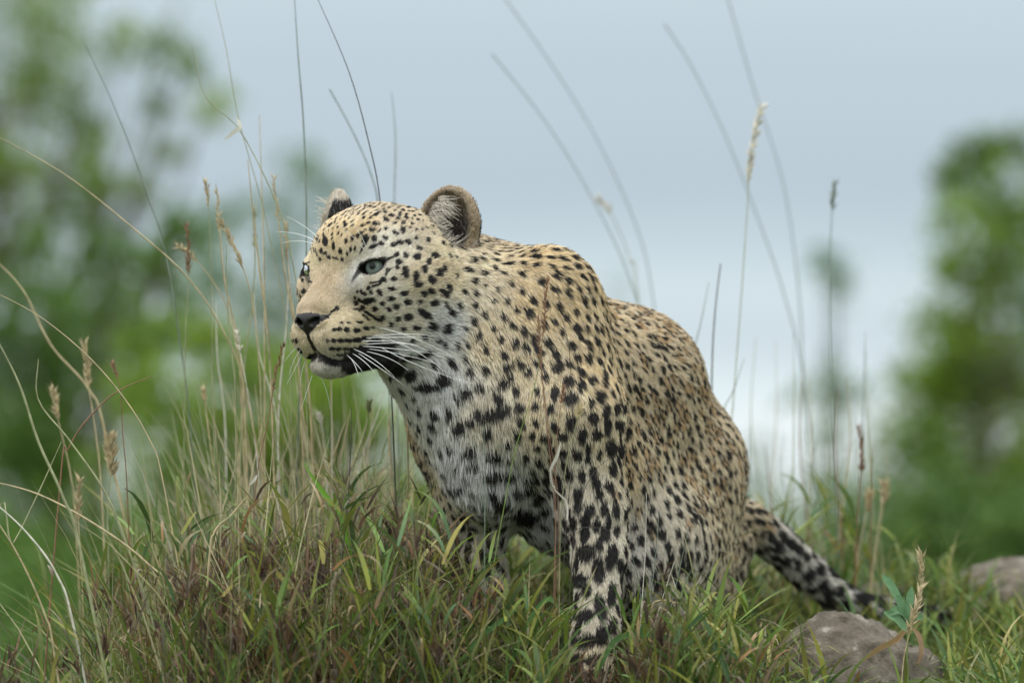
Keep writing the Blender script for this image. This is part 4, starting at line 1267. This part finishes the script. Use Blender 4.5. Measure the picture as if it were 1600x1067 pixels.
def solid(name, col, rough=.6):
    m, b, t = principled(name, col, rough, .25); 
    n_ = N(t, 'ShaderNodeTexNoise'); n_.inputs['Scale'].default_value = 60; tc_ = N(t, 'ShaderNodeTexCoord'); t.links.new(tc_.outputs['Object'], n_.inputs['Vector'])
    r_ = N(t, 'ShaderNodeValToRGB'); t.links.new(n_.outputs[0], r_.inputs[0])
    r_.color_ramp.elements[0].position = .3; r_.color_ramp.elements[1].position = .7
    r_.color_ramp.elements[0].color = (*[c * .7 for c in col], 1); r_.color_ramp.elements[1].color = (*[min(1, c * 1.2) for c in col], 1)
    t.links.new(r_.outputs[0], b.inputs['Base Color'])
    return m
M_GREY = solid('stalk_grey_green', (.16, .20, .15)); M_TAN = solid('stalk_tan', (.44, .36, .21)); M_RED = solid('stalk_russet', (.22, .12, .07))
M_DARK = solid('stalk_dark', (.07, .06, .055)); M_GREEN = solid('stalk_green', (.17, .25, .06)); M_PALE = solid('stalk_pale', (.60, .57, .48)); M_OLIVE = solid('stalk_olive', (.30, .31, .17))

def catmull(pts, k=22):
    p = np.asarray(pts, float)
    if len(p) == 2: p = np.array([p[0], (p[0] + p[1]) / 2, p[1]])
    p = np.concatenate([[2 * p[0] - p[1]], p, [2 * p[-1] - p[-2]]])
    out_ = []
    seg = len(p) - 3
    for i in range(k):
        u = i / (k - 1) * seg; j = min(int(u), seg - 1); t_ = u - j
        a, b, c, d = p[j], p[j + 1], p[j + 2], p[j + 3]
        out_.append(.5 * ((2 * b) + (-a + c) * t_ + (2 * a - 5 * b + 4 * c - d) * t_ ** 2 + (-a + 3 * b - 3 * c + d) * t_ ** 3))
    return np.array(out_)

def seedhead(path, mat, size=.004, n=26, awn=.012, parent=None):
    """spikelets set alternately along a stretch of the stalk"""
    V, F, o = [], [], 0
    path = np.asarray(path); L_ = len(path) - 1
    for i in range(n):
        u = i / n * L_; j = int(u); p = path[j] * (1 - u + j) + path[min(j + 1, L_)] * (u - j)
        ax = unit(path[min(j + 1, L_)] - path[j])
        s = unit(np.cross(ax, rng.normal(0, 1, 3)))
        d = unit(ax * -1.0 * (1 if path[0][2] > path[-1][2] else -1) + s * rng.uniform(.25, .8))
        l = size * rng.uniform(1.6, 2.8); w = size * .28
        t1 = unit(np.cross(d, s + .1)); t2 = np.cross(d, t1)
        q = [p, p + d * l * .4 + t1 * w, p + d * l * .4 + t2 * w, p + d * l * .4 - t1 * w, p + d * l * .4 - t2 * w, p + d * l]
        V += q
        F += [(o, o + 1, o + 2), (o, o + 2, o + 3), (o, o + 3, o + 4), (o, o + 4, o + 1), (o + 5, o + 2, o + 1), (o + 5, o + 3, o + 2), (o + 5, o + 4, o + 3), (o + 5, o + 1, o + 4)]
        o += 6
        if awn:
            e = p + d * l; e2 = e + unit(d + rng.normal(0, .3, 3)) * awn * rng.uniform(.5, 1.2)
            V += [e + t1 * .0002, e - t1 * .0002, e2]; F += [(o, o + 1, o + 2)]; o += 3
    ob = np_mesh('seed_head', np.array(V), np.array(F), mat, smooth=False)
    if parent is not None: ob.parent = parent
    return ob

def stalk(label, px, depth, r=1.0, mat=None, head=None, group=None, name='grass_stalk', cat='grass stalk', hs=.004, awn=.012, nh=26, tip=.35, d2=None, headmat=None):
    """px: photo polyline from tip to foot; the foot is carried down to the ground"""
    mat = mat or M_TAN
    d2 = depth if d2 is None else d2
    m = len(px)
    P_ = [W(x, y, depth + (d2 - depth) * i / max(1, m - 1)) for i, (x, y) in enumerate(px)]
    foot = P_[-1].copy(); gzz = float(ground_z(foot[0], foot[1])) - .01
    if foot[2] > gzz + .01:
        dirn = P_[-1] - P_[-2]; hx = np.clip(dirn[0] / max(abs(dirn[2]), .05), -.35, .35)
        drop = foot[2] - gzz
        P_.append(np.array([foot[0] + hx * drop * .5, foot[1], gzz]))
        P_[-1][2] = float(ground_z(P_[-1][0], P_[-1][1])) - .01
    path = catmull(P_, 26)
    rad = np.interp(np.linspace(0, 1, 26), [0, .3, 1], [r * tip, r * .75, r]) / 1000
    if head is None:
        o = tube(name, path, rad, mat, None, 6)
        return tag(o, label, cat, group)
    root = bpy.data.objects.new(name, None); COL.objects.link(root); root.location = path[-1]
    tag(root, label, cat, group)
    off = Matrix.Translation(-Vector(path[-1]))
    st = tube('stem', path, rad, mat, None, 6); st.parent = root; st.matrix_parent_inverse = off
    k_ = max(2, int(head * 26))
    sh = seedhead(path[:k_], headmat or mat, hs, nh, awn); sh.parent = root; sh.matrix_parent_inverse = off
    return root

SKYG = 'tall bare stalks against the sky'
# --- before the sky, left of and above the head
stalk('straight upright stalk crossing the top edge left of the leopard head', [(459, -20), (466, 90), (475, 210), (479, 400), (468, 600)], 240, 1.5, M_GREY, group=SKYG)
stalk('dark curved stalk bending down to the top of the leopard head', [(488, -20), (545, 112), (578, 230), (594, 315), (606, 470)], 110, 1.2, M_DARK, group=SKYG)
stalk('short faint blurred stalk leaning left of the dark curved one above the head', [(515, 140), (548, 200), (578, 268), (592, 330), (604, 500)], 420, 1.3, M_GREY, group=SKYG, tip=.8)
stalk('faint vertical stalk rising behind the crown of the head between the ears', [(612, 145), (618, 220), (616, 340), (620, 520)], 560, 1.2, M_GREY, group=SKYG)
stalk('fine stalk from the top edge passing behind the white husk', [(330, -20), (352, 70), (374, 190), (412, 330), (450, 520), (455, 640)], 200, .9, M_OLIVE, group=SKYG)
stalk('pale stalk bearing a white split husk at its bend', [(300, 70), (320, 150), (372, 200), (420, 290), (446, 360), (470, 480), (478, 600)], 120, 1.1, M_OLIVE, group=SKYG)
stalk('long thin stalk curving down from the leaves at upper left', [(128, 60), (180, 170), (236, 320), (263, 420), (282, 540), (300, 700)], 330, 1.3, M_GREY, group=SKYG)
stalk('long straw arching from the left edge down to the right', [(-20, 205), (100, 272), (200, 350), (290, 430), (350, 520), (390, 640)], 160, 1.4, M_TAN, group=SKYG)
stalk('straw entering high at the left edge and crossing the green bush', [(-20, 450), (70, 500), (160, 580), (230, 680), (262, 790)], -150, 1.2, M_TAN)
stalk('thick dry straw bending over near the left edge', [(-20, 395), (35, 452), (80, 540), (140, 610), (170, 700)], 380, 2.2, M_TAN)
stalk('thick green and tan blade rising from the left edge', [(-10, 520), (30, 600), (60, 690), (100, 780), (130, 880)], -300, 2.6, M_OLIVE)
stalk('grey straw leaning right across the lower left', [(60, 560), (60, 625), (110, 690), (170, 780), (215, 900), (245, 1000)], -180, 2.0, M_OLIVE)
stalk('pale straw lying across from the left edge low down', [(-20, 750), (60, 772), (150, 820), (230, 880), (290, 960)], -220, 2.2, M_TAN)
stalk('grey straw slanting up out of the bottom left corner', [(-20, 775), (40, 830), (90, 900), (120, 1000)], -260, 2.0, M_PALE)
stalk('faint pale straw leaning right in the bottom left corner', [(-20, 790), (30, 870), (70, 960), (88, 1040)], -200, 2.0, M_TAN)
stalk('green stem slanting up to the right beside the left edge', [(96, 690), (60, 770), (20, 850), (-20, 900)], -120, 1.6, M_OLIVE)
stalk('straw bent over to the right with russet tip at the left', [(237, 588), (190, 608), (150, 640), (108, 700), (90, 800)], -60, 1.4, M_RED)
# --- with seed heads
stalk('blurred stalk with a full tan seed head at the far left', [(132, 540), (138, 600), (150, 680), (160, 800)], 260, 1.5, M_TAN, head=.32, hs=.008, nh=50, group='seeding stalks on the left')
stalk('stalk with a fluffy pale seed head among the lower left grass', [(172, 690), (174, 740), (168, 800), (170, 900)], 120, 1.2, M_OLIVE, head=.34, hs=.010, nh=90, awn=.01, headmat=M_TAN, group='seeding stalks on the left')
stalk('short stalk with a tan seed head below the fluffy one', [(124, 750), (122, 800), (126, 870), (130, 960)], 100, 1.2, M_TAN, head=.36, hs=.007, nh=40, group='seeding stalks on the left')
stalk('thin stalk with a narrow seed head near the centre of the left sky', [(322, 285), (327, 340), (330, 440), (332, 560), (334, 660)], 210, .9, M_OLIVE, head=.20, hs=.005, group='seeding stalks on the left', headmat=M_TAN)
stalk('stalk with a knotted brown seed head right of the curving thin stalk', [(292, 355), (294, 435), (290, 520), (288, 640)], 230, .9, M_OLIVE, head=.30, hs=.0055, nh=34, group='seeding stalks on the left', headmat=M_RED)
stalk('straw with drooping seed head left of the dense dry stalks', [(344, 345), (372, 400), (392, 460), (404, 560), (410, 700)], 190, 1.1, M_TAN, head=.34, hs=.006, nh=44, group='seeding stalks on the left')
stalk('leaning straw with a seed head just above the left grass stand', [(280, 385), (310, 410), (350, 470), (372, 560), (380, 700)], 260, 1.1, M_TAN, head=.25, hs=.006, group='seeding stalks on the left')
stalk('russet seeding stalk standing free between the grass and the muzzle', [(442, 540), (430, 590), (418, 660), (402, 740), (394, 860)], -60, .9, M_RED, head=.32, hs=.0045, nh=30, awn=.006, group='seeding stalks on the left')
stalk('brown seeding stalk crossing the sky gap at the left', [(176, 568), (188, 610), (192, 680), (200, 800)], -10, 1.0, M_RED, head=.2, hs=.004, group='seeding stalks on the left')
stalk('blurred tan seed head leaning at the lower left edge', [(84, 612), (92, 660), (110, 740), (120, 850)], 330, 1.3, M_TAN, head=.3, hs=.007, nh=40, group='seeding stalks on the left')
# --- dense bundle of dry stalks between the sky gap and the muzzle
BG = 'dry stalks standing left of the leopard muzzle'
rs = np.random.default_rng(99)
bund = [(352, 300, 372), (366, 380, 396), (385, 250, 420), (398, 330, 412), (405, 460, 430), (418, 280, 446), (428, 520, 440), (374, 520, 402), (340, 470, 372), (455, 350, 462), (408, 180, 436), (440, 430, 452),
        (392, 600, 410), (470, 600, 468), (486, 640, 478), (505, 650, 500), (360, 610, 384), (330, 560, 356), (316, 610, 340), (545, 640, 532), (575, 630, 560), (612, 640, 590), (628, 655, 615), (525, 660, 520), (592, 600, 580)]
ordn = ['first', 'second', 'third', 'fourth', 'fifth', 'sixth', 'seventh', 'eighth', 'ninth', 'tenth', 'eleventh', 'twelfth', 'thirteenth', 'fourteenth', 'fifteenth', 'sixteenth', 'seventeenth', 'eighteenth', 'nineteenth', 'twentieth',
        'twenty-first', 'twenty-second', 'twenty-third', 'twenty-fourth', 'twenty-fifth', 'twenty-sixth']
for k, (x0, y0, x1) in enumerate(sorted(bund)):
    lab = 'pale dry stalk, %s from the left in the upright bundle before the muzzle' % ordn[k]
    mid = (y0 + 760) / 2; x1 = x1 + rs.uniform(-38, 30); x0 = x0 + rs.uniform(-14, 14)
    stalk(lab, [(x0, y0), (x0 + (x1 - x0) * .3 + rs.uniform(-6, 6), y0 + (mid - y0) * .6), (x0 + (x1 - x0) * .8, mid + 40), (x1 + rs.uniform(-4, 4), 800)],
          rs.uniform(60, 420), rs.uniform(1.1, 2.0), [M_TAN, M_OLIVE, M_PALE, M_TAN][k % 4], head=(.16 if k % 3 == 0 else None), hs=.005, group=BG)
# --- blurred stalks on the right, against the sky
RG = 'blurred stalks against the sky on the right'
stalk('blurred arching stalk ending lowest of the pair behind the hump', [(768, 84), (848, 185), (915, 292), (980, 425), (1010, 560)], 1000, 1.15, M_GREY, group=RG, tip=.9)
stalk('blurred arching stalk reaching the top edge above the back', [(776, -20), (866, 108), (938, 228), (1000, 370), (1022, 480), (1040, 620)], 1150, 1.15, M_GREY, group=RG, tip=.9)
stalk('blurred stalk leaning left in the middle of the right sky', [(1038, 38), (1078, 100), (1128, 200), (1180, 330), (1228, 470), (1262, 640)], 1100, 1.15, M_GREY, group=RG, tip=.9)
stalk('blurred stalk from the top edge bowing right toward the sapling', [(1132, -20), (1178, 140), (1222, 280), (1244, 420), (1256, 600)], 1200, 1.15, M_GREY, group=RG, tip=.9)
stalk('stalk with the long pale seed head high in the right sky', [(1190, 170), (1172, 240), (1168, 320), (1160, 440), (1148, 600), (1140, 720)], 520, 1.0, M_OLIVE, head=.34, hs=.008, nh=60, headmat=M_PALE, group=RG)
stalk('dark upright stalk standing behind the rump', [(1126, 412), (1118, 480), (1113, 560), (1112, 680)], 460, 1.5, M_DARK, group=RG, tip=.6)
stalk('faint stalk leaning right just behind the rump', [(1108, 440), (1096, 500), (1084, 560), (1090, 640)], 560, 1.1, M_GREY, group=RG)
stalk('faint short stalk leaning right beside the rump', [(1163, 560), (1146, 610), (1128, 650), (1130, 720)], 520, 1.1, M_GREY, group=RG)
stalk('stalk rising past the sapling with a narrow grey seed head', [(1305, 288), (1299, 350), (1296, 470), (1300, 620), (1306, 740)], 700, 1.3, M_GREY, head=.22, hs=.006, group=RG, headmat=M_GREY)
stalk('pale seed-bearing stalk hanging above the back of the leopard', [(938, 312), (960, 345), (985, 410), (1000, 500)], 1200, 1.2, M_OLIVE, head=.24, hs=.007, headmat=M_PALE, group=RG)
stalk('thin stalk right of the sapling below its leaves', [(1352, 520), (1350, 600), (1348, 700)], 720, 1.0, M_GREY, group=RG)
stalk('stalk with a dark russet seed head beside the lower sapling', [(1343, 672), (1346, 720), (1342, 770), (1338, 860)], 560, 1.3, M_RED, head=.40, hs=.0055, nh=50, headmat=M_RED, group='seeding stalks behind the tail')
stalk('stalk with a pale seed head standing above the tail tip', [(1382, 760), (1378, 800), (1366, 870), (1360, 930)], 620, 1.4, M_TAN, head=.24, hs=.008, nh=46, group='seeding stalks behind the tail')
stalk('stalk with a pale seed head leftmost of those behind the tail', [(1358, 775), (1352, 810), (1340, 870), (1336, 940)], 660, 1.4, M_TAN, head=.24, hs=.008, nh=40, group='seeding stalks behind the tail')
rs = np.random.default_rng(5)
for k in range(16):
    x0 = 1168 + k * 14 + rs.uniform(-5, 5); y0 = rs.uniform(520, 700)
    stalk('blurred upright stalk, %s from the left in the row behind the tail' % ordn[k], [(x0, y0), (x0 + rs.uniform(-8, 8), (y0 + 800) / 2), (x0 + rs.uniform(-18, 18), 830)], rs.uniform(650, 1050), rs.uniform(.9, 1.6),
          [M_GREY, M_OLIVE, M_RED, M_TAN][k % 4], group='row of blurred stalks behind the tail')
# --- in front of the leopard
FG = 'thin stalks in front of the leopard chest and shoulder'
stalk('russet seeding stalk tallest of those crossing the shoulder', [(855, 436), (850, 500), (846, 570), (856, 680), (868, 800), (866, 900)], -260, .8, M_RED, head=.30, hs=.005, nh=34, awn=.005, group=FG)
stalk('russet stalk left of the tallest one on the shoulder', [(841, 500), (844, 560), (860, 690), (872, 780), (872, 900)], -250, .7, M_RED, head=.28, hs=.0045, nh=26, awn=.005, group=FG)
stalk('dark thin stalk on the shoulder right of the russet ones', [(862, 470), (885, 520), (893, 600), (895, 700), (884, 830), (880, 920)], -240, .7, M_DARK, group=FG)
stalk('stalk with a pale frayed seed head low on the shoulder', [(906, 642), (898, 672), (884, 730), (876, 820), (874, 920)], -250, .8, M_OLIVE, head=.16, hs=.007, nh=26, headmat=M_TAN, awn=.01, group=FG)
stalk('short russet stalk between the others on the shoulder', [(880, 606), (874, 650), (868, 720), (868, 860)], -255, .7, M_RED, head=.2, hs=.0045, awn=.005, group=FG)
stalk('green stalk slanting across the white chest', [(848, 530), (836, 600), (806, 700), (788, 790), (772, 880), (764, 960)], -230, .9, M_GREEN, group=FG)
stalk('grey upright stalk before the white chest', [(756, 660), (758, 740), (757, 880), (758, 980)], -240, 1.0, M_GREY, group=FG)
stalk('thin dark stalk arching over to the foreleg', [(972, 840), (940, 825), (895, 830), (870, 880), (862, 960)], -240, .7, M_DARK, group=FG)
stalk('dark stalk bending right above the foreleg', [(958, 712), (930, 735), (908, 780), (896, 850), (890, 930)], -235, .7, M_DARK, group=FG)
stalk('pale straw slanting from the ground across the far foreleg', [(812, 920), (770, 965), (730, 1010), (680, 1066)], -260, 1.2, M_TAN, group=FG)
for k, (x0, y0, x1) in enumerate([(985, 860, 1005), (1010, 770, 1000), (1030, 800, 1010), (1060, 860, 1020), (1075, 830, 1040), (1095, 900, 1060)]):
    stalk('greyish dry stalk, %s from the left before the hind leg' % ordn[k], [(x0, y0), ((x0 + x1) / 2 + 3, (y0 + 960) / 2), (x1, 990)], -60 - 20 * (k % 3), .9, M_PALE if k % 2 else M_GREY, group='dry stalks before the hind leg')
stalk('tan straw lying nearly flat before the hind foot', [(1088, 944), (1060, 942), (1030, 938), (1016, 960)], -40, 1.6, M_TAN)
stalk('tall dark bare stalk with withered leaves in the left foreground', [(549, 636), (548, 700), (543, 790), (535, 870), (532, 960)], -160, 1.2, M_DARK)
stalk('pale broken straw tip leaning right in the left foreground', [(385, 776), (360, 806), (335, 832), (325, 900)], -200, 2.0, M_TAN)
stalk('sharp golden seed stalk standing in front of the rock', [(1441, 868), (1436, 930), (1422, 985), (1412, 1030), (1408, 1080)], -60, 1.0, M_TAN, head=.48, hs=.0085, nh=60, awn=.010, headmat=M_TAN, group=None)

# leaves: broad green blades, curled dead leaves, the husk
def leaf_blade(name, label, cat, px, depth, width, col, twist=.0, cup=.25, parent=None, droop=0, ground=True):
    P_ = [W(x, y, depth + droop * i) for i, (x, y) in enumerate(px)]
    path = catmull(P_, 14)
    tan = unit(np.gradient(path, axis=0)); view = np.array([0, 1.0, 0])
    side = unit(np.cross(tan, view)); V = []
    for i in range(14):
        t_ = i / 13; w_ = width / 2000 * min(1, t_ * 3.2 + .12) * min(1, (1 - t_) * 3.0 + .35)
        a = twist * t_; s = side[i] * math.cos(a) + view * math.sin(a); nrm_ = np.cross(tan[i], s)
        V += [path[i] - s * w_ + nrm_ * w_ * cup, path[i], path[i] + s * w_ + nrm_ * w_ * cup]
    F = [(3 * i + j, 3 * i + j + 1, 3 * i + j + 4, 3 * i + j + 3) for i in range(13) for j in (0, 1)]
    c = np.tile(col, (len(V), 1)) * rng.uniform(.9, 1.1, (len(V), 1))
    o = np_mesh(name, np.array(V), np.array(F), grassm, attrs={'tint': ('FLOAT_COLOR', 'POINT', rgba(c))})
    if label: tag(o, label, cat)
    if parent is not None: o.parent = parent
    return o
leaf_blade('grass_shoot', 'bright fresh green blade leaning left in the dry grass', 'grass shoot', [(474, 722), (495, 755), (520, 790), (540, 830), (548, 900), (548, 1000), (548, 1080)], -60, 9, (.16, .34, .04))
leaf_blade('grass_shoot', 'tall pale green blade at the right of the left foreground', 'grass shoot', [(632, 822), (606, 870), (598, 940), (596, 1010), (596, 1085)], -220, 6, (.22, .36, .12))
leaf_blade('grass_shoot', 'fresh blade arching right beside the far foreleg', 'grass shoot', [(880, 960), (860, 935), (840, 950), (815, 990), (790, 1060)], -250, 8, (.13, .27, .09), .6)
leaf_blade('grass_shoot', 'long green blade curving right past the foreleg', 'grass shoot', [(1075, 1010), (1040, 995), (1000, 990), (960, 1000), (930, 1060)], -260, 9, (.12, .24, .08), .4)
leaf_blade('grass_shoot', 'green blade slanting over the far paw', 'grass shoot', [(818, 928), (800, 955), (775, 975), (745, 1000), (700, 1060)], -270, 8, (.14, .28, .10), .4)
leaf_blade('dead_leaf', 'curled white dead leaf hanging on stalks before the chest', 'dead leaf', [(876, 690), (870, 712), (859, 735), (866, 765), (884, 785), (886, 812)], -262, 7, (.66, .62, .54), 2.6, .5)
leaf_blade('dead_leaf', 'small white husk caught on a stalk in the upper left sky', 'dead leaf', [(370, 184), (374, 198), (362, 208), (350, 218)], 112, 8, (.72, .70, .62), 1.2, .5)
leaf_blade('dead_leaf', 'tiny pale husk on the russet stalk at left', 'dead leaf', [(402, 742), (396, 750), (390, 757)], -66, 5, (.72, .68, .60), 1.0, .5)
leaf_blade('dead_leaf', 'golden brown curved dead leaf draped over the front rock', 'dead leaf', [(1422, 975), (1400, 998), (1372, 1012), (1342, 1034)], 20, 10, (.42, .27, .14), .9, .5, droop=8)
leaf_blade('dead_leaf', 'brown folded dead leaf hanging right of the front rock', 'dead leaf', [(1424, 978), (1436, 995), (1438, 1020), (1430, 1040)], 20, 9, (.38, .25, .15), .9, .5)
# leafy sprig by the seed stalk
sp = bpy.data.objects.new('leafy_sprig', None); COL.objects.link(sp); base_ = W(1415, 1075, -20); sp.location = base_
tag(sp, 'bluish green leafy sprig rising beside the golden seed stalk', 'plant')
offm = Matrix.Translation(-Vector(base_))
stm = tube('stem', catmull([W(1412, 930, -20), W(1418, 980, -20), W(1415, 1080, -20)], 12), np.linspace(.0008, .0014, 12), M_GREEN); stm.parent = sp; stm.matrix_parent_inverse = offm
for pxs in ([(1378, 897), (1392, 915), (1408, 945)], [(1398, 930), (1406, 940), (1416, 968)], [(1425, 915), (1420, 940), (1416, 965)], [(1386, 962), (1402, 952), (1416, 962)], [(1442, 968), (1430, 960), (1417, 972)], [(1380, 955), (1400, 965), (1416, 985)]):
    l_ = leaf_blade('leaf', None, None, pxs, -22, 13, (.16, .30, .15), .5, .4); l_.parent = sp; l_.matrix_parent_inverse = offm
